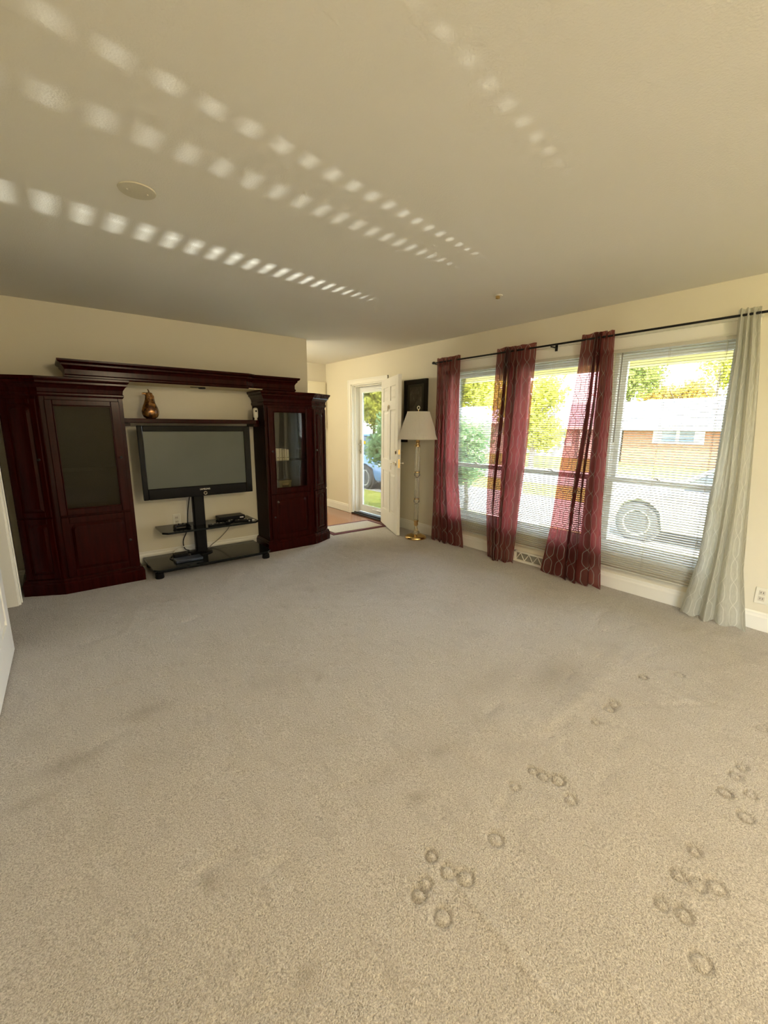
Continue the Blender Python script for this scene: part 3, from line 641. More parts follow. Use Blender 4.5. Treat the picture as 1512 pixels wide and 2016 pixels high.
MB().lathe([(0, 1.476), (.016, 1.476), (.017, 1.485), (.013, 1.495), (.026, 1.510), (.028, 1.575), (.024, 1.598), (.012, 1.608), (0, 1.609)], (1.858, 4.635, 0), 24).build('body', M['white_plastic'], d, smooth=True)
MB().lathe([(0, 0), (.010, 0), (.010, .003), (0, .004)], (1.853, 4.606, 1.572), 14, M4=Matrix.Rotation(PI/2, 4, 'X')).build('button', M['black_plastic'], d)

# books and box inside the right cabinet
M['paper'] = P('white_book_cover', (.85, .83, .78), .6, bmp=(60, .05, .001)); M['paper2'] = P('grey_book_cover', (.60, .57, .50), .6, bmp=(60, .05, .001))
bx = 1.993
for i, (bw, bh) in enumerate(((.030, .135), (.022, .130), (.034, .134), (.026, .136), (.030, .128), (.018, .131), (.028, .124))):
    bt = thing('book', ['white-spined book nearest the hinge side on the cabinet shelf', 'thin white book second in the cabinet row', 'thick white book third in the cabinet row', 'white book in the middle of the cabinet row', 'greyish white book fifth in the cabinet row', 'slim white book sixth in the cabinet row', 'white book at the right end of the cabinet row'][i], 'book', (bx+bw/2, 4.63, 1.028), 'white books on the cabinet shelf')
    c = MB(); c.box(bx+.001, bx+.003, 4.57, 4.68, 1.0285, 1.0285+bh); c.box(bx+bw-.003, bx+bw-.001, 4.57, 4.68, 1.0285, 1.0285+bh); c.box(bx+.003, bx+bw-.003, 4.57, 4.573, 1.0285, 1.0285+bh)
    c.build('cover', M['paper2'] if i == 4 else M['paper'], bt)
    MB().box(bx+.0032, bx+bw-.0032, 4.574, 4.676, 1.032, 1.0255+bh).build('pages', M['paper2'], bt)
    MB().box(bx+.006, bx+bw-.006, 4.5692, 4.57, 1.06, 1.065).build('spine_band', M['cherry'], bt)
    bx += bw+.004
M['tin'] = P('dull_gold_tin', (.20, .16, .06), .35, .6, bmp=(40, .05, .002))
t = thing('keepsake_box', 'dark gold keepsake box on the floor of the glass cabinet', 'box', (2.16, 4.65, .69))
MB().box(2.09, 2.235, 4.60, 4.70, .6905, .775).build('body', M['tin'], t, bevel=.003)
MB().box(2.085, 2.24, 4.595, 4.705, .775, .798).build('lid', M['tin'], t, bevel=.003)
MB().box(2.12, 2.205, 4.5975, 4.60, .715, .755).build('plate', M['brass'], t)

# ------------------------------------------------------------------ television and its stand
M['tv_black'] = P('gloss_black_plastic', (.003, .003, .0035), .06, spec=.14)
M['screen'] = P('grey_plasma_screen', (.082, .092, .074), .25, spec=.35, var=(3, (.090, .100, .082), .4, .7))
tv = thing('television', 'flat black widescreen television on a pole stand', 'television', (1.21, 4.56, .71))
yF = 4.52
f = MB(); x0, x1, z0, z1 = .682, 1.738, .712, 1.412; a0, a1, b0, b1 = .728, 1.672, .818, 1.357
f.box(x0, a0, yF, yF+.03, z0, z1); f.box(a1, x1, yF, yF+.03, z0, z1); f.box(a0, a1, yF, yF+.03, z0, b0); f.box(a0, a1, yF, yF+.03, b1, z1)
f.build('bezel', M['tv_black'], tv, bevel=.006)
MB().box(a0-.004, a1+.004, yF+.012, yF+.02, b0-.004, b1+.004).build('screen', M['screen'], tv)
MB().box(x0+.02, x1-.02, yF+.03, yF+.055, z0+.02, z1-.02).box(x0+.12, x1-.12, yF+.055, yF+.085, z0+.10, z1-.08).build('rear_housing', M['black_plastic'], tv, bevel=.006)
xm = (x0+x1)/2+.03
q = MB(); q.lathe([(.013, 0), (.017, 0), (.017, .003), (.013, .003), (.013, 0)], (xm, yF-.001, .742), 24, M4=Matrix.Rotation(PI/2, 4, 'X')); q.build('power_ring', M['chrome'], tv, smooth=True)
cu = bpy.data.curves.new('lettering', 'FONT'); cu.body = 'SAMSUNG'; cu.size = .022; cu.extrude = .0006; cu.align_x = 'CENTER'; cu.align_y = 'CENTER'
cu.materials.append(M['white_plastic'])
tt = bpy.data.objects.new('tmp', cu); C.objects.link(tt); lm_ = bpy.data.meshes.new_from_object(tt.evaluated_get(bpy.context.evaluated_depsgraph_get())); bpy.data.objects.remove(tt)
to = bpy.data.objects.new('lettering', lm_); C.objects.link(to); to.parent = tv
to.location = (xm-1.21, yF-.0008-4.56, .781-.71); to.rotation_euler = (PI/2, 0, 0); to['kind'] = 'stuff'

M['black_glass'] = P('black_glass', (.010, .012, .012), .12, spec=.22, bmp=(8, .01, .002))
sd_ = thing('tv_stand', 'black pole television stand with two glass shelves', 'stand', (1.23, 4.55, 0))
def chamfer(xa, xb, ya, yb, c): return [(xa, yb), (xa, ya+c), (xa+c, ya), (xb-c, ya), (xb, ya+c), (xb, yb)]
MB().prism(chamfer(.665, 1.815, 4.255, 4.80, .05), .072, .090).build('base_shelf', M['black_glass'], sd_, bevel=.003)
MB().box(.70, 1.78, 4.30, 4.78, .050, .072).build('base_frame', M['black_plastic'], sd_, bevel=.004)
for (x, y) in ((.715, 4.315), (1.765, 4.315), (.715, 4.74), (1.765, 4.74)): MB().lathe([(0, 0), (.036, 0), (.040, .01), (.036, .05), (0, .05)], (x, y, 0), 20).build('foot', M['black_plastic'], sd_, smooth=True)
MB().prism([(1.135, 4.675), (1.135, 4.630), (1.150, 4.616), (1.235, 4.616), (1.250, 4.630), (1.250, 4.675)], .090, 1.25).build('pole', M['black_plastic'], sd_, bevel=.006)
MB().lathe([(0, .09), (.11, .09), (.11, .10), (.075, .112), (0, .112)], (1.192, 4.647, 0), 24).build('pole_collar', M['black_plastic'], sd_, smooth=True)
MB().box(1.0, 1.4, 4.607, 4.6155, .95, 1.20).build('mount_plate', M['black_plastic'], sd_)
MB().prism(chamfer(.800, 1.765, 4.435, 4.81, .045), .375, .395).build('shelf', M['black_glass'], sd_, bevel=.003)
MB().box(1.10, 1.28, 4.52, 4.72, .355, .375).build('shelf_bracket', M['black_plastic'], sd_)

# things lying on the stand
def remote(label, x, y, z, rot, L, c):
    o = thing('remote_control', label, 'remote', (x, y, z), 'remote controls on the stand shelf', rot=rot)
    MB().box(-L/2, L/2, -.022, .022, .0005, .018).build('body', c, o, bevel=.004)
    for i in range(4):
        for j in range(2): MB().box(-L*.3+i*L*.17, -L*.3+i*L*.17+.010, -.014+j*.018, -.004+j*.018, .018, .0205).build('button', M['white_plastic'] if (i+j) % 3 == 0 else M['black_metal'], o)
remote('black remote control at the front of the stand shelf beside the pole', 1.325, 4.50, .395, .12, .17, M['black_plastic'])
remote('black remote control near the right end of the stand shelf', 1.62, 4.535, .395, -.3, .18, M['black_plastic'])
remote('black remote control lying askew in the middle of the right shelf half', 1.48, 4.56, .395, .9, .15, M['black_plastic'])
g = thing('set_top_box', 'flat black media box at the back right of the stand shelf', 'media box', (1.53, 4.70, .395))
MB().box(1.40, 1.68, 4.64, 4.79, .399, .440).build('housing', M['black_plastic'], g, bevel=.006); MB().box(1.62, 1.66, 4.6385, 4.64, .412, .424).build('display', M['white_plastic'], g)
for x in (1.42, 1.66): MB().box(x-.012, x+.012, 4.66, 4.78, .3955, .399).build('foot', M['black_plastic'], g)
g = thing('game_controller', 'black game controller resting left of the pole on the shelf', 'controller', (1.00, 4.60, .395))
MB().box(.945, 1.055, 4.575, 4.635, .4035, .428).build('body', M['black_plastic'], g, bevel=.012)
for x in (.945, 1.055): MB().tube([(x, 4.60, .414), (x+(x-1.0)*.25, 4.56, .409), (x+(x-1.0)*.3, 4.53, .405)], [.020, .015, .0095], 12).build('grip', M['black_plastic'], g, smooth=True)
for x in (.98, 1.02): MB().lathe([(0, .428), (.008, .428), (.006, .436), (.009, .440), (0, .441)], (x, 4.60, 0), 12).build('thumbstick', M['black_plastic'], g, smooth=True)
g = thing('white_card', 'small white card at the right end of the stand shelf', 'card', (1.70, 4.52, .395))
MB().box(1.665, 1.735, 4.495, 4.535, .3955, .404).build('card_body', M['white_plastic'], g, bevel=.002)
g = thing('cable_adapter', 'black power adapter with cord on the stand base', 'adapter', (.98, 4.58, .09))
MB().box(.90, 1.03, 4.53, 4.61, .0905, .140).build('housing', M['black_plastic'], g, bevel=.006)
MB().tube([(1.03, 4.57, .115), (1.07, 4.56, .13), (1.10, 4.60, .12), (1.07, 4.66, .105), (1.00, 4.68, .098), (.90, 4.66, .096), (.87, 4.60, .096), (.88, 4.52, .096)], .005, 8).build('cord', M['black_plastic'], g, smooth=True)
M['blue_plastic'] = P('dark_blue_case', (.03, .045, .075), .3, bmp=(50, .03, .001))
g = thing('disc_player', 'slim dark blue disc player left of the pole on the base', 'player', (1.0, 4.45, .09))
MB().box(.88, 1.13, 4.37, 4.50, .094, .118).build('housing', M['blue_plastic'], g, bevel=.004); MB().box(.90, 1.02, 4.3685, 4.37, .103, .108).build('disc_slot', M['black_plastic'], g)
for x in (.90, 1.11): MB().box(x-.01, x+.01, 4.38, 4.49, .0905, .094).build('foot', M['black_plastic'], g)
M['grey_cable'] = P('grey_cable', (.16, .15, .12), .5, bmp=(90, .05, .001))
def cable(name, label, pts, r, m_, cat='cable'):
    # smooth the path
    P_ = [Vector(p) for p in pts]; out = []
    for i in range(len(P_)-1):
        p0, p1, p2, p3 = P_[max(0, i-1)], P_[i], P_[i+1], P_[min(len(P_)-1, i+2)]
        for k in range(6):
            t_ = k/6; out.append(.5*((2*p1)+(p2-p0)*t_+(2*p0-5*p1+4*p2-p3)*t_**2+(3*p1-p0-3*p2+p3)*t_**3))
    out.append(P_[-1])
    return tag(MB().tube(out, r, 8).build(name, m_, smooth=True, org=tuple(pts[0])), label, cat)
cable('power_cable', 'grey cable hanging from the stand shelf down to the base', [(1.60, 4.815, .40), (1.585, 4.83, .36), (1.55, 4.83, .27), (1.45, 4.83, .17), (1.34, 4.80, .11), (1.30, 4.74, .096)], .004, M['grey_cable'])
cable('television_cable', 'black cord dropping behind the pole to the base', [(1.14, 4.72, .72), (1.13, 4.825, .52), (1.11, 4.828, .32), (1.06, 4.825, .20), (1.06, 4.79, .12), (1.10, 4.77, .0962)], .005, M['black_plastic'])
cable('aerial_cable', 'white cord curling across the back of the stand base', [(1.13, 4.76, .13), (1.02, 4.77, .15), (.95, 4.75, .115), (.93, 4.70, .097)], .005, M['white_plastic'])
# outlet on the back wall behind the stand
def outlet(name, label, O, u, n, z):
    o = thing(name, label, 'outlet', tuple(Vector(O)+Vector((0, 0, z))))
    MB().obox(O, u, n, -.038, .038, .0, .006, z-.060, z+.060).build('cover_plate', M['white_plastic'], o, bevel=.002)
    for dz in (-.022, .022):
        r_ = MB().obox(O, u, n, -.017, .017, .006, .009, z+dz-.016, z+dz+.016).build('socket', M['wall_shade'], o, bevel=.003)
        for du_ in (-.007, .007): MB().obox(O, u, n, du_-.0015, du_+.0015, .009, .0095, z+dz-.004, z+dz+.008).build('slot', M['black_plastic'], r_)
outlet('wall_outlet', 'white outlet on the window wall right of the pale curtain', (XW, .585, 0), (0, 1, 0), (-1, 0, 0), .255)
outlet('wall_outlet', 'white outlet on the back wall under the television', (1.02, YB, 0), (1, 0, 0), (0, -1, 0), .43)
sw = thing('light_switch', 'white switch plate on the wall beside the smoked glass cabinet', 'switch', (XLF, 4.42, 1.28))
MB().box(XLF, XLF+.006, 4.395, 4.465, 1.22, 1.34).build('cover_plate', M['white_plastic'], sw, bevel=.002); MB().box(XLF+.006, XLF+.016, 4.424, 4.436, 1.27, 1.295).build('toggle', M['white_plastic'], sw, bevel=.001)

# ------------------------------------------------------------------ floor lamp
M['crystal'] = glass_mat('clear_acrylic', (.90, .89, .80), 2.2, (.75, .70, .58), .22)
def shade_mat():
    m, nt, b, out = new_mat('pleated_shade_fabric'); nt.nodes.remove(b)
    d = nt.nodes.new('ShaderNodeBsdfDiffuse'); t = nt.nodes.new('ShaderNodeBsdfTranslucent')
    n = NOISE(nt, OBJ(nt), 60, 2); c = MIX(nt, n, (.88, .86, .80), (.85, .83, .76)); nt.links.new(c, d.inputs[0]); nt.links.new(c, t.inputs[0])
    mx = nt.nodes.new('ShaderNodeMixShader'); mx.inputs[0].default_value = .4
    nt.links.new(d.outputs[0], mx.inputs[1]); nt.links.new(t.outputs[0], mx.inputs[2]); nt.links.new(mx.outputs[0], out.inputs[0]); return m
M['shade'] = shade_mat()
LX, LY = 3.655, 3.965
lamp = thing('floor_lamp', 'tall glass and brass floor lamp with pleated white shade', 'lamp', (LX, LY, 0))
MB().lathe([(0, 0), (.130, 0), (.138, .008), (.138, .022), (.128, .034), (.110, .044), (.085, .050), (.060, .066), (0, .068)], (LX, LY, 0), 40).build('base', M['brass'], lamp, smooth=True)
MB().lathe([(0, .066), (.055, .066), (.050, .085), (.030, .11), (.020, .15), (.016, .165), (0, .165)], (LX, LY, 0), 24).build('glass_bell', M['crystal'], lamp, smooth=True)
MB().lathe([(0, .165), (.020, .165), (.030, .185), (.026, .205), (.030, .222), (.018, .24), (0, .24)], (LX, LY, 0), 24).build('brass_knuckle', M['brass'], lamp, smooth=True)
flute = lambda a, z: 1+.06*math.cos(12*a)
for za, zb, r0 in ((.24, .455, .027), (.525, .790, .030), (.865, 1.175, .033)):
    MB().lathe([(0, za), (r0, za), (r0, zb), (0, zb)], (LX, LY, 0), 48, mod=flute).build('glass_column', M['crystal'], lamp, smooth=True)
    MB().lathe([(0, za-.012), (r0+.006, za-.012), (r0+.006, za), (0, za)], (LX, LY, 0), 24).build('collar', M['brass'], lamp, smooth=True)
for z in (.49, .827): MB().lathe([(0, z-.036), (.018, z-.036), (.036, z-.018), (.041, z), (.036, z+.018), (.018, z+.030), (0, z+.030)], (LX, LY, 0), 24).build('glass_ball', M['crystal'], lamp, smooth=True)
MB().lathe([(0, 1.175), (.032, 1.175), (.034, 1.195), (.022, 1.205), (.022, 1.23), (.030, 1.24), (.014, 1.26), (.014, 1.36), (0, 1.36)], (LX, LY, 0), 24).build('socket_stem', M['brass'], lamp, smooth=True)
np_ = 110; vs = []; fs = []
for j in range(np_*2):
    a = PI*j/np_; k = 1+(.012 if j % 2 else 0)
    for (r_, z) in ((.135, 1.597), (.248, 1.270)): vs.append((LX+r_*k*math.cos(a), LY+r_*k*math.sin(a), z))
n2 = np_*2
fs = [(2*j, 2*((j+1) % n2), 2*((j+1) % n2)+1, 2*j+1) for j in range(n2)]
so = MB().add(vs, fs).build('lamp_shade', M['shade'], lamp, fix=False)
for (r_, z) in ((.136, 1.597), (.250, 1.270)):
    MB().tube([(LX+r_*math.cos(2*PI*k/48), LY+r_*math.sin(2*PI*k/48), z) for k in range(49)], .004, 6).build('shade_rim', M['shade'], so, smooth=True)
q = MB(); q.tube([(LX, LY, 1.36), (LX, LY, 1.62)], .003, 6)
for k in range(3): q.tube([(LX, LY, 1.60), (LX+  .135*math.cos(2.1*k), LY+.135*math.sin(2.1*k), 1.597)], .002, 6)
q.build('harp', M['brass'], lamp)
MB().tube([(LX+.020*math.cos(2*PI*k/20), LY, 1.645+.020*math.sin(2*PI*k/20)) for k in range(21)], .0045, 8).build('finial_ring', M['white_plastic'], lamp, smooth=True)

# framed picture and small dark wall box behind the lamp
M['frame_dark'] = P('dark_picture_frame', (.012, .010, .006), .35, spec=.2, bmp=(30, .1, .002))
def art_mat():
    m, nt, b, out = new_mat('dim_brown_landscape_print')
    v = OBJ(nt); n = NOISE(nt, v, 7, 6, .6); n2 = NOISE(nt, OBJ(nt, (1, 3, 1)), 12, 4)
    c = MIX(nt, RAMP(nt, n, .4, .65), (.050, .042, .028), (.115, .10, .07)); c = MIX(nt, RAMP(nt, n2, .55, .75), c, (.17, .15, .11))
    nt.links.new(c, b.inputs['Base Color']); b.inputs['Roughness'].default_value = .35; return m
pf = thing('framed_picture', 'dark framed brown landscape picture on the wall behind the lamp', 'picture', (XW-.02, 4.28, 1.72))
ya, yb, za, zb = 4.062, 4.498, 1.40, 2.018; wd = .06
f = MB(); X_ = XW
for (a, b_, c, d_) in ((ya, ya+wd, za, zb), (yb-wd, yb, za, zb), (ya+wd, yb-wd, za, za+wd), (ya+wd, yb-wd, zb-wd, zb)): f.box(X_-.030, X_-.002, a, b_, c, d_)
for (a, b_, c, d_) in ((ya, ya+.018, za, zb), (yb-.018, yb, za, zb), (ya+.018, yb-.018, za, za+.018), (ya+.018, yb-.018, zb-.018, zb)): f.box(X_-.040, X_-.030, a, b_, c, d_)
f.build('frame', M['frame_dark'], pf, bevel=.004)
M['mat_board'] = P('dark_mat_board', (.035, .030, .020), .6, bmp=(60, .05, .001))
MB().box(X_-.018, X_-.006, ya+wd-.005, yb-wd+.005, za+wd-.005, zb-wd+.005).build('mat_board', M['mat_board'], pf)
MB().box(X_-.0195, X_-.018, 4.165, 4.395, 1.50, 1.925).build('print', art_mat(), pf)
kx = thing('key_box', 'small dark box on the wall under the framed picture', 'box', (XW, 4.50, 1.21))
MB().box(XW-.05, XW-.002, 4.44, 4.565, 1.21, 1.325).build('body', M['frame_dark'], kx, bevel=.003); MB().box(XW-.056, XW-.05, 4.448, 4.557, 1.218, 1.317).build('lid', M['frame_dark'], kx, bevel=.002)

# electric panel in the entry
ep = thing('electric_panel', 'cream metal electric panel on the end wall of the entry', 'panel', (3.70, YE, 1.37))
M['cream_metal'] = P('cream_painted_metal', (.72, .68, .54), .45, bmp=(50, .03, .001))
MB().box(3.52, 3.885, YE-.030, YE-.001, 1.365, 2.145).build('housing', M['cream_metal'], ep, bevel=.003); MB().box(3.545, 3.86, YE-.040, YE-.030, 1.40, 2.11).build('panel_door', M['cream_metal'], ep, bevel=.003); MB().box(3.56, 3.575, YE-.046, YE-.040, 1.72, 1.78).build('latch', M['chrome'], ep)

# door mat
M['mat_beige'] = P('beige_mat_pile', (.50, .47, .39), .95, bmp=(220, .7, .006), var=(80, (.40, .37, .30), .4, .6)); M['mat_red'] = P('burgundy_mat_border', (.095, .020, .025), .9, bmp=(220, .5, .004))
dm = thing('door_mat', 'beige door mat with burgundy border inside the front door', 'mat', (3.33, 4.96, 0))
c_, s_ = math.cos(-.02), math.sin(-.02)
def rot(x, y): return (3.33+x*c_-y*s_, 4.955+x*s_+y*c_)
def rect(x, y): return [rot(-x, -y), rot(x, -y), rot(x, y), rot(-x, y)]
MB().prism(rect(.455, .250), .000, .009).build('border', M['mat_red'], dm, bevel=.002)
MB().prism(rect(.395, .190), .009, .014).build('pile', M['mat_beige'], dm, bevel=.003)

# ------------------------------------------------------------------ blinds
def slat_mesh(Wd):
    m = MB(); vs = []; fs = []; n = 5; tilt = math.radians(12)
    for e_ in (-Wd/2, Wd/2):
        for i in range(n):
            t_ = (i/(n-1)-.5)*2; x = .0125*t_; z = .0032*(1-t_*t_)
            vs.append((x*math.cos(tilt)-z*math.sin(tilt), e_, x*math.sin(tilt)+z*math.cos(tilt)))
    fs = [(i, i+1, n+i+1, n+i) for i in range(n-1)]
    return m.add(vs, fs).mesh('slat', [M['slat']], smooth=True, fix=False)
BW = .925; SM = slat_mesh(BW)
XBL = 3.872
BL = ['white slatted blind on the window nearest the front door', 'white slatted blind on the middle window', 'white slatted blind on the window nearest the pale curtain']
for i, yc in enumerate(WY):
    b = thing('window_blind', BL[i], 'blind', (XBL, yc, .20), 'blinds on the three windows')
    MB().box(XBL-.014, XBL+.018, yc-BW/2, yc+BW/2, 2.036, 2.064).build('headrail', M['slat'], b, bevel=.002)
    MB().box(XBL-.012, XBL+.012, yc-BW/2, yc+BW/2, .190, .204).build('bottom_rail', M['slat'], b, bevel=.003)
    z = .222
    while z < 2.030:
        o = bpy.data.objects.new('slat', SM); C.objects.link(o); o.parent = b; o.location = (0, 0, z-.20)
        z += .0200
    for dy in (-.36, 0, .36):
        MB().box(XBL-.0135, XBL-.0130, yc+dy-.0012, yc+dy+.0012, .204, 2.036).box(XBL+.0130, XBL+.0135, yc+dy-.0012, yc+dy+.0012, .204, 2.036).build('ladder_cord', M['slat'], b)
    M.setdefault('wand', P('clear_grey_wand', (.22, .22, .20), .3, bmp=(40, .02, .001)))
    MB().tube([(XBL-.022, yc+BW/2-.125, 2.03), (XBL-.026, yc+BW/2-.13, 1.30)], .0045, 8).build('tilt_wand', M['wand'], b, smooth=True)
    MB().tube([(XBL-.020, yc-BW/2+.10, 2.03), (XBL-.020, yc-BW/2+.102, 1.45)], .0016, 6).build('lift_cord', M['white_plastic'], b)

# ------------------------------------------------------------------ curtain rod and curtains
RX, RZ = 3.787, 2.168
rod = thing('curtain_rod', 'long black curtain rod above the three windows', 'curtain rod', (RX, 2.3, RZ))
MB().tube([(RX, .56, RZ+.004), (RX, 2.33, RZ), (RX, 3.845, RZ-.002)], .0085, 12).build('pole', M['black_metal'], rod, smooth=True)
for y in (.545, 3.86): MB().lathe([(0, -.02), (.012, -.018), (.017, 0), (.012, .018), (0, .02)], (RX, y, RZ), 16, M4=Matrix.Rotation(PI/2, 4, 'X')).build('finial', M['black_metal'], rod, smooth=True)
for y in (.64, 2.325, 3.835): MB().box(XW-.03-.006, XW-.030, y-.012, y+.012, RZ-.045, RZ+.02).box(RX-.004, XW-.034, y-.006, y+.006, RZ-.020, RZ-.010).build('bracket', M['black_metal'], rod)

def interp(tab, z):
    tab = sorted(tab); zs = [a for a, _ in tab]; ys = [b for _, b in tab]; return float(np.interp(z, zs, ys))
def curtain(label, left, right, mat, folds, ph, zb, bulge, amp_b, cloth=1.15, zt=2.212):
    """hanging panel; folds: (cloth position, place across the panel, depth) so that the cloth doubles back over itself;
    left/right: (height, Y) edge tables; bulge: how far the hem swings into the room"""
    nu, nv = 150, 60; m = MB(); uv = []; vs = []
    us = np.linspace(0, 1, nu+1); fa = np.array(folds)
    yf = np.interp(us, fa[:, 0], fa[:, 1]); xf = np.interp(us, fa[:, 0], fa[:, 2])
    ker = np.hanning(11); ker /= ker.sum()
    sm = lambda a: np.convolve(np.concatenate([2*a[0]-a[5:0:-1], a, 2*a[-1]-a[-2:-7:-1]]), ker, 'valid')
    yf, xf = sm(yf), sm(xf); nf = len(folds)/2
    for j in range(nv+1):
        v_ = j/nv; z0 = zt+(zb-zt)*v_
        yl, yr = interp(left, z0), interp(right, z0); wd_ = yl-yr
        for i in range(nu+1):
            u_ = us[i]; th = 2*PI*nf*u_+ph
            g_ = math.exp(-((z0-RZ)/.05)**2)                      # gathered on the rod near the top
            x = RX+xf[i]*(.8+amp_b*v_*30*.012)*(1-.25*g_)+.008*math.sin(th*1.3+3*v_)*(.4+v_)+.006*math.sin(9*v_+th)
            x -= bulge*v_**1.6*(.5+.5*math.sin(PI*u_))
            k_ = .86+.14*math.sin(1.1*v_*PI+ph*.7+u_*2)
            y = yl-wd_*(u_*(1-k_)+yf[i]*k_)+.010*math.sin(7*v_+ph+5*u_)*v_*u_*(1-u_)*4
            zz = z0
            if j == nv: zz += .010*math.sin(th+1)
            if j == 0: zz += .005*math.sin(th)
            vs.append((min(x, XBL-.024), y, max(zz, .004))); uv.append((u_*cloth, (zt-z0)))
    fs = [(j*(nu+1)+i, j*(nu+1)+i+1, (j+1)*(nu+1)+i+1, (j+1)*(nu+1)+i) for j in range(nv) for i in range(nu)]
    m.add(vs, fs); m.uv = uv
    o = m.build('curtain', mat, smooth=True, fix=False, org=(RX, interp(left, zb), zb))
    return tag(o, label, 'curtain', 'curtain panels on the long rod')
A_ = .030
F1 = [(0, 0, 0), (.13, .17, -A_), (.22, .08, A_), (.36, .38, -A_), (.46, .22, A_), (.60, .50, -A_), (.66, .42, A_), (.86, .84, -A_*.8), (1, 1, A_*.3)]
F2 = [(0, 0, A_*.5), (.10, .13, 0), (.24, .40, -A_), (.33, .16, A_), (.46, .44, -A_), (.54, .28, A_), (.66, .56, -A_), (.71, .50, A_*.6), (.87, .82, -A_*.6), (1, 1, A_*.6)]
F3 = [(0, 0, A_*.4), (.20, .36, -A_*.3), (.30, .56, -A_), (.40, .36, A_), (.53, .68, -A_), (.62, .48, A_), (.76, .84, -A_), (.82, .74, A_), (1, 1, -A_*.5)]
F4 = [(0, 0, A_*.3), (.14, .16, -A_), (.28, .28, A_), (.42, .44, -A_), (.57, .55, A_), (.72, .72, -A_), (.86, .84, A_), (1, 1, -A_*.4)]
curtain('burgundy trellis curtain hanging next to the white floor lamp', [(2.214, 3.806), (1.36, 3.802), (.042, 3.799)], [(2.19, 3.437), (1.652, 3.43), (1.073, 3.421), (.835, 3.408), (.537, 3.359), (.045, 3.275)], M['curtain'], F1, .4, .012, .02, .020, cloth=.95)
curtain('burgundy trellis curtain between the first and middle windows', [(2.199, 2.945), (1.637, 2.95), (.823, 2.961), (.539, 2.945), (0, 2.88)], [(2.165, 2.489), (1.72, 2.494), (1.229, 2.51), (.603, 2.541), (.0, 2.55)], M['curtain'], F2, 2.6, .012, .09, .030, cloth=1.15)
curtain('burgundy trellis curtain flaring out beside the window with the white car', [(2.213, 2.046), (1.961, 2.058), (1.477, 2.096), (.958, 2.146), (.457, 2.179), (.026, 2.233)], [(2.209, 1.756), (1.684, 1.726), (1.176, 1.717), (.643, 1.694), (0, 1.63)], M['curtain'], F3, 1.2, .012, .04, .030, cloth=1.15)
curtain('patterned curtain panel at the right end of the rod, glare veil painted pale grey', [(2.228, .957), (1.95, .942), (1.508, .942), (1.001, .949), (.456, .963), (.03, 1.027)], [(2.157, .831), (1.836, .794), (1.235, .745), (.708, .702), (.452, .684), (.015, .612)], M['curtain_glare'], F4, 5.0, .012, .02, .020, cloth=.85)

# floor register under the middle window
vt = thing('floor_register', 'white baseboard heat register under the middle window', 'register', (XW, 2.355, 0))
f = MB(); ya, yb = 2.075, 2.635
f.box(XW-.028, XW-.001, ya, ya+.025, .0, .118); f.box(XW-.028, XW-.001, yb-.025, yb, .0, .118); f.box(XW-.028, XW-.001, ya, yb, .100, .118); f.box(XW-.034, XW-.001, ya, yb, 0, .020)
f.build('frame', M['trim'], vt, bevel=.002)
M['vent_dark'] = P('register_recess', (.30, .29, .24), .7, bmp=(60, .1, .001))
MB().box(XW-.008, XW-.001, ya+.025, yb-.025, .02, .10).build('recess', M['vent_dark'], vt)
n_ = 5; wz = (yb-ya-.05)/n_
for k in range(n_):
    y0 = ya+.025+k*wz
    for (p, q_) in (((y0, .02), (y0+wz/2, .10)), ((y0+wz/2, .10), (y0+wz, .02))):
        MB().tube([(XW-.014, p[0], p[1]), (XW-.014, q_[0], q_[1])], .0045, 6).build('louvre', M['trim'], vt)

# ceiling fittings
cf = thing('ceiling_hook', 'small bare brass fitting on the ceiling near the windows', 'fitting', (2.948, 2.30, H))
MB().lathe([(0, H-.001), (.030, H-.001), (.030, H-.007), (.012, H-.010), (0, H-.010)], (2.948, 2.30, 0), 20).build('plate', M['white_plastic'], cf, smooth=True)
MB().box(2.925, 2.950, 2.288, 2.312, H-.030, H-.009).build('bracket', M['brass'], cf, bevel=.002)
M['cover'] = P('painted_cover_plate', (.56, .53, .42), .85, bmp=(130, .2, .004))
cv = thing('ceiling_cover_plate', 'round painted cover plate on the ceiling', 'cover plate', (.455, 2.36, H))
MB().lathe([(0, H-.001), (.076, H-.001), (.074, H-.006), (0, H-.008)], (.455, 2.36, 0), 32).build('disc', M['cover'], cv, smooth=True)
for a in (0, PI): MB().lathe([(0, H-.007), (.005, H-.007), (.004, H-.010), (0, H-.010)], (.455+.04*math.cos(a), 2.36+.04*math.sin(a), 0), 10).build('screw', M['cover'], cv)
# added dome lamp, unseen behind the camera, gives warm fill light
dl = thing('fill_dome_lamp', 'white glass dome lamp added behind the camera for fill light', 'lamp', (1.2, -1.5, H))
MB().lathe([(0, H-.001), (.17, H-.001), (.17, H-.02), (0, H-.02)], (1.2, -1.5, 0), 32).build('pan', M['brass'], dl, smooth=True)
M['opal'] = P('opal_glass', (.85, .82, .74), .3, trans=.6)
MB().lathe([(.155, H-.02), (.15, H-.06), (.11, H-.10), (.05, H-.12), (0, H-.123)], (1.2, -1.5, 0), 32).build('dome', M['opal'], dl, smooth=True, fix=False)
light('fill_lamp_bulb', 'POINT', (1.2, -1.5, H-.25), None, 14, (1, .80, .52), shadow_soft_size=.12)

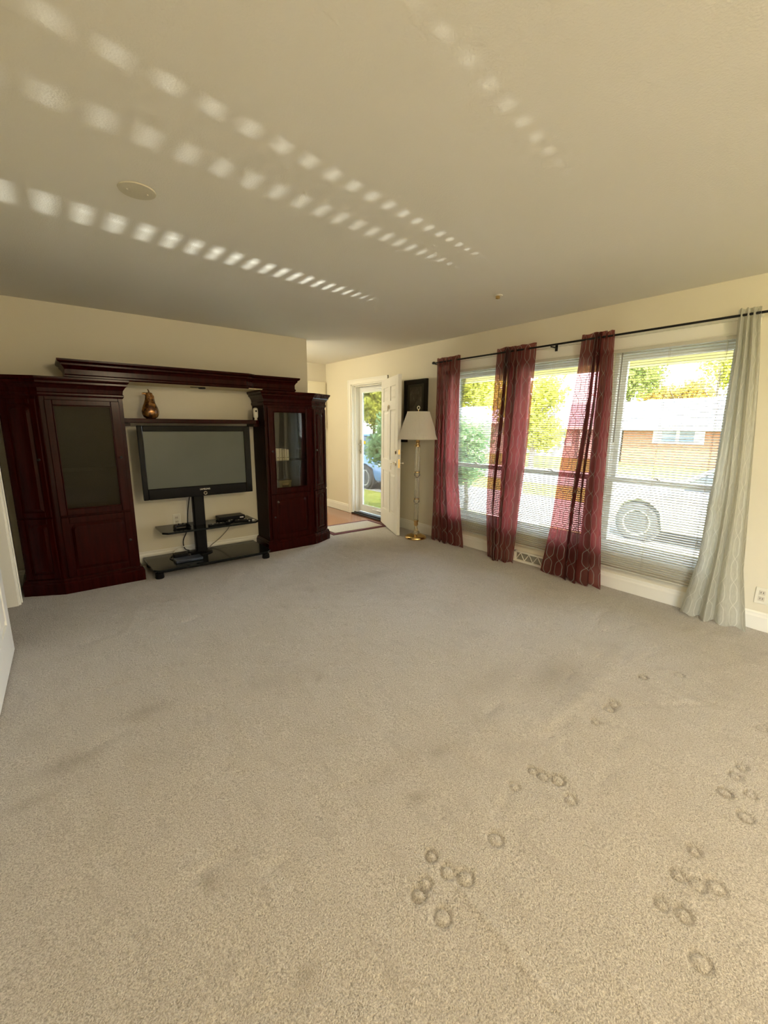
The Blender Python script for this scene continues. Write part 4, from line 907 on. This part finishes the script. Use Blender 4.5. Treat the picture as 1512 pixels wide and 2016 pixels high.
hl = thing('fill_hall_lamp', 'white glass dome lamp added out of view in the entry hall for fill light', 'lamp', (1.95, 5.7, H))  # added lamp, out of view, to brighten the entry
MB().lathe([(0, H-.001), (.13, H-.001), (.13, H-.02), (0, H-.02)], (1.95, 5.7, 0), 32).build('pan', M['brass'], hl, smooth=True)
MB().lathe([(.12, H-.02), (.115, H-.05), (.08, H-.08), (0, H-.095)], (1.95, 5.7, 0), 32).build('dome', M['opal'], hl, smooth=True, fix=False)
light('fill_hall_bulb', 'POINT', (1.95, 5.7, H-.22), None, 4.6, (1, .90, .66), shadow_soft_size=.10)

# ------------------------------------------------------------------ outdoors
G = -.60
struct('lawn', MB().box(4.11, 90, -60, 90, G-.2, G).box(-60, 90, -60, -3.4, G-.2, G).box(-60, -.46, -3.4, 2.3, G-.2, G), M['grass'])
struct('driveway', MB().box(8.05, 11.4, -14, 60, G-.1, G+.015), M['asphalt'])
struct('street', MB().box(14.2, 19.5, -60, 90, G-.1, G+.015), M['asphalt'])
struct('path', MB().box(4.16, 8.05, 4.9, 6.2, G-.1, G+.02).box(4.12, 5.4, 4.7, 6.4, G, -.16), M['tile'])

def foliage(center, rad, n, size, seed, shells=9):
    rs = np.random.RandomState(seed)
    cl = rs.normal(size=(shells, 3)); cl /= np.linalg.norm(cl, axis=1)[:, None]; cl *= rs.uniform(.25, .75, (shells, 1))
    k = rs.randint(0, shells, n); d = rs.normal(size=(n, 3)); d /= np.linalg.norm(d, axis=1)[:, None]
    p = cl[k]+d*rs.uniform(.12, .48, (n, 1)); p = p*np.array(rad)+np.array(center)
    a = rs.normal(size=(n, 3)); a /= np.linalg.norm(a, axis=1)[:, None]; b = np.cross(a, rs.normal(size=(n, 3))); b /= np.linalg.norm(b, axis=1)[:, None]
    s = size*rs.uniform(.6, 1.3, (n, 1)); q = np.stack([p-a*s, p+b*s*.5, p+a*s, p-b*s*.5], 1).reshape(-1, 3)
    return q, np.arange(n*4).reshape(-1, 4)
def tree(name, label, cat, x, y, h, rad, leaf, n, size, seed, trunk=.16, crown_z=None, group=None):
    t = thing(name, label, cat, (x, y, G), group)
    cz = crown_z if crown_z is not None else G+h-rad[2]
    q, f = foliage((0, 0, cz-G), rad, n, size, seed)
    me = bpy.data.meshes.new('foliage'); me.from_pydata(q.tolist(), [], f.tolist()); me.materials.append(M[leaf]); me.update()
    o = bpy.data.objects.new('foliage', me); C.objects.link(o); o.parent = t; o['kind'] = 'stuff'
    tr = MB(); rs = random.Random(seed)
    tr.tube([(x, y, G-.05), (x+.05, y, G+(cz-G)*.5), (x-.05, y+.05, cz+rad[2]*.3)], [trunk, trunk*.8, trunk*.35], 8); tr.build('trunk', M['bark'], t, smooth=True)
    for k in range(5):
        a = rs.uniform(0, 2*PI); z0 = G+(cz-G)*rs.uniform(.5, .9); br_ = MB()
        br_.tube([(x, y, z0), (x+rad[0]*.35*math.cos(a), y+rad[1]*.35*math.sin(a), z0+rad[2]*.4), (x+rad[0]*.7*math.cos(a), y+rad[1]*.7*math.sin(a), z0+rad[2]*.8)], [trunk*.4, trunk*.25, trunk*.1], 6); br_.build('branch', M['bark'], t, smooth=True)
tree('shrub', 'green leafy shrub seen through the storm door glass', 'shrub', 6.05, 7.55, 2.6, (.72, .68, .80), 'leaf_shrub', 5500, .05, 1, .05, 1.2)
tree('shrub', 'green leafy shrub outside the window nearest the front door', 'shrub', 6.0, 5.2, 2.2, (.75, .62, .75), 'leaf_shrub', 4200, .05, 11, .05, .85)
tree('yellow_tree', 'bright yellow tree seen at the top of the storm door glass', 'tree', 15.5, 23.5, 8, (4.2, 4.2, 3.2), 'leaf_yellow', 9000, .16, 2, .2, 4.2)
tree('yellow_tree', 'yellow-green tree seen at the top of the first window', 'tree', 43.5, 39.0, 12, (6.5, 6.5, 5.0), 'leaf_yellow', 9000, .26, 3, .25, 6.5)
tree('street_tree', 'yellow-green tree in the middle of the second window', 'tree', 19.5, 12.6, 6, (2.5, 2.3, 2.2), 'leaf_yellow', 8000, .12, 4, .14, 2.2)
tree('garden_tree', 'green tree behind the brick house on its left', 'tree', 40.5, 17.0, 12, (3.4, 2.6, 3.0), 'leaf_green', 7000, .18, 5, .25, 5.9)
tree('garden_tree', 'orange autumn tree behind the middle of the brick house', 'tree', 46.5, 15.0, 9, (3.0, 3.2, 2.2), 'leaf_orange', 3500, .20, 6, .2, 4.1)
tree('garden_tree', 'thin yellow-green tree behind the brick house on its right', 'tree', 40, 10.6, 12, (2.6, 2.3, 3.2), 'leaf_yellow', 2600, .16, 7, .14, 5.8)
tree('hedge_bush', 'low yellow-green bush in front of the far left house', 'shrub', 21.0, 20.0, 2.2, (1.6, 2.2, 1.2), 'leaf_yellow', 3500, .10, 8, .06, .5)
tree('garden_tree', 'far green tree beyond the houses on the left', 'tree', 42, 56, 10, (6, 7, 5), 'leaf_green', 6000, .30, 9, .3, 5.0)

M['white_paint'] = P('white_house_paint', (.82, .82, .80), .5, bmp=(40, .03, .002)); M['dark_pane'] = P('dark_house_glass', (.10, .12, .14), .1)
def house(label, x, y0, y1, wall, eave, ridge, wins, porch=None):
    h = thing('house', label, 'house', (x, (y0+y1)/2, G))
    MB().box(x, x+8, y0, y1, G, eave).build('wall', wall, h)
    MB().add([(x-.6, y0-.5, eave), (x+8.6, y0-.5, eave), (x+8.6, y1+.5, eave), (x-.6, y1+.5, eave), (x+4, y0-.5, ridge), (x+4, y1+.5, ridge)], [(0, 3, 2, 1), (0, 1, 4), (2, 3, 5), (1, 2, 5, 4), (3, 0, 4, 5)]).build('roof', M['roof'], h)
    MB().box(x-.62, x-.55, y0-.5, y1+.5, eave-.10, eave+.06).build('gutter', M['white_paint'], h)
    for (a, b_, za, zb, n_) in wins:
        f = MB(); f.box(x-.06, x-.01, a, b_, za, zb); wo = f.build('window', M['white_paint'], h)
        step = (b_-a)/n_
        for k in range(n_):
            for zz in ((za+.06, (za+zb)/2-.03), ((za+zb)/2+.03, zb-.06)): MB().box(x-.075, x-.06, a+k*step+(.42 if k == 0 else .08), a+(k+1)*step-(.42 if k == n_-1 else .08), zz[0], zz[1]).build('pane', M['dark_pane'], wo)
    if porch:
        a, b_ = porch
        for yy in (a, b_): MB().box(x-.5, x-.35, yy-.08, yy+.08, G, eave).build('column', M['white_paint'], h)
        MB().box(x-.02, x+.01, (a+b_)/2-.45, (a+b_)/2+.45, G+.1, G+2.0).build('front_door', M['white_paint'], h)
    return h
house('orange brick ranch house with pale roof across the street', 26, 1.0, 11.0, M['brick'], 1.42, 3.15, [(7.12, 9.45, .64, 1.38, 2), (2.5, 4.0, .4, 1.3, 2)])
house('white-walled house wing left of the orange brick house', 27.5, 12.1, 17.5, M['siding'], 1.42, 3.15, [(14.8, 16.2, .2, 1.2, 2)], (12.4, 14.0))
house('pale house with a white roof farther left across the street', 27, 20.5, 31, M['siding'], 1.75, 3.2, [(22.0, 23.2, .5, 1.4, 2), (26, 28, .5, 1.4, 3)])

M['tyre'] = P('tyre_rubber', (.045, .045, .048), .8, bmp=(60, .1, .003)); M['alloy'] = P('alloy_rim', (.62, .62, .62), .3, .7, bmp=(60, .02, .001)); M['car_glass'] = P('car_glass', (.05, .06, .07), .06, spec=.7)
M['car_white'] = P('white_car_paint', (.50, .50, .51), .15, coat=.6); M['car_blue'] = P('blue_car_paint', (.10, .19, .36), .15, coat=.6); M['lamp_glass'] = P('headlamp_glass', (.55, .56, .58), .1, coat=.5); M['arch'] = P('dark_wheel_arch', (.06, .06, .065), .8)
def car(label, loc, rot_, paint, tall=0.):
    """front towards local +x"""
    c = thing('parked_car', label, 'car', loc, None, rot=rot_)
    wx = 1.38; R0 = .335+.03*(tall > 0); xs = np.linspace(-2.28, 2.28, 96); vs = []; n = 7
    for x in xs:
        zt = float(np.interp(x, [-2.28, -2.15, -1.9, .85, 1.3, 1.95, 2.18, 2.28], [.80, .98, 1.02, .98, .93, .82, .70, .52]))+tall
        zb = .24+tall*.5
        if x > 2.05 or x < -2.05: zb += .08*(abs(x)-2.05)/.23
        for w_ in (-wx, wx):
            d = abs(x-w_)
            if d < R0+.06: zb = max(zb, R0+math.sqrt((R0+.06)**2-d*d))
        hw = .90*(1-.16*(abs(x)/2.28)**7)
        mid = max(.62+tall*.7, zb+.03)
        sec = [(hw*.93, zb), (hw*.985, min(zb+.10, mid)), (hw, mid), (hw*.975, max(zt-.13, mid+.02)), (hw*.90, max(zt-.04, mid+.04)), (hw*.70, max(zt, mid+.05)), (0, max(zt+.03, mid+.06))]
        vs += [(x, y, z) for y, z in sec]+[(x, -y, z) for y, z in sec[:-1]][::-1]
    k = 13; fs = []
    for i in range(len(xs)-1):
        for j in range(k-1): fs.append((i*k+j, (i+1)*k+j, (i+1)*k+j+1, i*k+j+1))
    fs.append(list(range(k))); fs.append([(len(xs)-1)*k+j for j in range(k)][::-1])
    MB().add(vs, fs).build('body', paint, c, smooth=True, angle=50)
    zt, zr = .98+tall, 1.45+tall*1.6
    g = [(1.0, zt, .70), (.22, zr, .56), (-1.15, zr, .56), (-1.95, zt+.02, .68)]
    gv = [(x, s*y, z) for s in (1, -1) for x, z, y in g]
    MB().add(gv, [(0, 1, 2, 3), (7, 6, 5, 4), (0, 4, 5, 1), (1, 5, 6, 2), (2, 6, 7, 3), (3, 7, 4, 0)]).build('windows', M['car_glass'], c)
    rf = MB(); rf.add([(x, y, z) for z, e_ in ((zr-.01, .0), (zr+.04, -.06)) for x, y in ((.28+e_, .58+e_), (-1.22-e_, .58+e_), (-1.22-e_, -.58-e_), (.28+e_, -.58-e_))], [(0, 1, 2, 3), (4, 5, 6, 7), (0, 1, 5, 4), (1, 2, 6, 5), (2, 3, 7, 6), (3, 0, 4, 7)]); rf.build('roof', paint, c, bevel=.02)
    for s in (1, -1):
        for (p, q_) in ((g[0], g[1]), (g[2], g[3])): MB().tube([(p[0], s*(p[2]+.005), p[1]), (q_[0], s*(q_[2]+.005), q_[1])], .035, 8).build('pillar', paint, c, smooth=True)
        MB().tube([(-.45, s*.705, zt), (-.50, s*.565, zr)], .035, 8).build('pillar', paint, c, smooth=True)
        MB().box(.72, .86, *sorted((s*.86, s*1.02)), zt+.0, zt+.13).build('mirror', paint, c, bevel=.02)
        MB().box(1.98, 2.20, *sorted((s*.50, s*.84)), .60+tall, .74+tall).build('headlight', M['lamp_glass'], c, bevel=.02)
        for xd in (-.65, .28): MB().box(xd-.09, xd+.09, *sorted((s*.885, s*.915)), .80+tall, .825+tall).build('door_handle', paint, c, bevel=.005)
        for w_ in (-wx, wx):
            MB().lathe([(0, -.02), (R0+.055, -.02), (R0+.055, .10), (0, .10)], (w_, s*(.86-.12 if s > 0 else .86-.12), R0), 28, M4=Matrix.Rotation(-s*PI/2, 4, 'X')).build('wheel_arch', M['arch'], c)
            RM = Matrix.Rotation(-s*PI/2, 4, 'X'); W0 = Vector((w_, s*.70, R0))
            wh = MB().lathe([(R0*.66, 0), (R0*.94, .0), (R0, .03), (R0, .17), (R0*.95, .20), (R0*.70, .205), (R0*.66, .19)], W0, 40, M4=RM).build('wheel', M['tyre'], c, smooth=True)
            r_ = MB(); r_.lathe([(R0*.60, .14), (R0*.70, .15), (R0*.70, .203), (R0*.64, .203), (R0*.62, .17), (R0*.60, .14)], W0, 40, M4=RM); r_.lathe([(0, .12), (.06, .12), (.06, .185), (0, .19)], W0, 20, M4=RM)
            for a in range(7):
                an = 2*PI*a/7; dx, dz = math.cos(an), math.sin(an); px, pz = -dz, dx
                p_ = [(W0.x+dx*rr+px*ww*sg_, W0.y+s*dd, W0.z+dz*rr+pz*ww*sg_) for dd in (.15, .18) for rr, ww, sg_ in ((.05, .018, -1), (R0*.66, .028, -1), (R0*.66, .028, 1), (.05, .018, 1))]
                r_.add(p_, [(0, 1, 2, 3), (7, 6, 5, 4), (0, 4, 5, 1), (1, 5, 6, 2), (2, 6, 7, 3), (3, 7, 4, 0)])
            r_.build('rim', M['alloy'], wh)
    return c
car('white car parked outside the window nearest the pale curtain', (9.15, 1.72, G+.015), PI/2, M['car_white'])
car('blue car seen through the glass of the storm door', (8.95, 12.62, G+.015), -PI/2, M['car_blue'], .14)
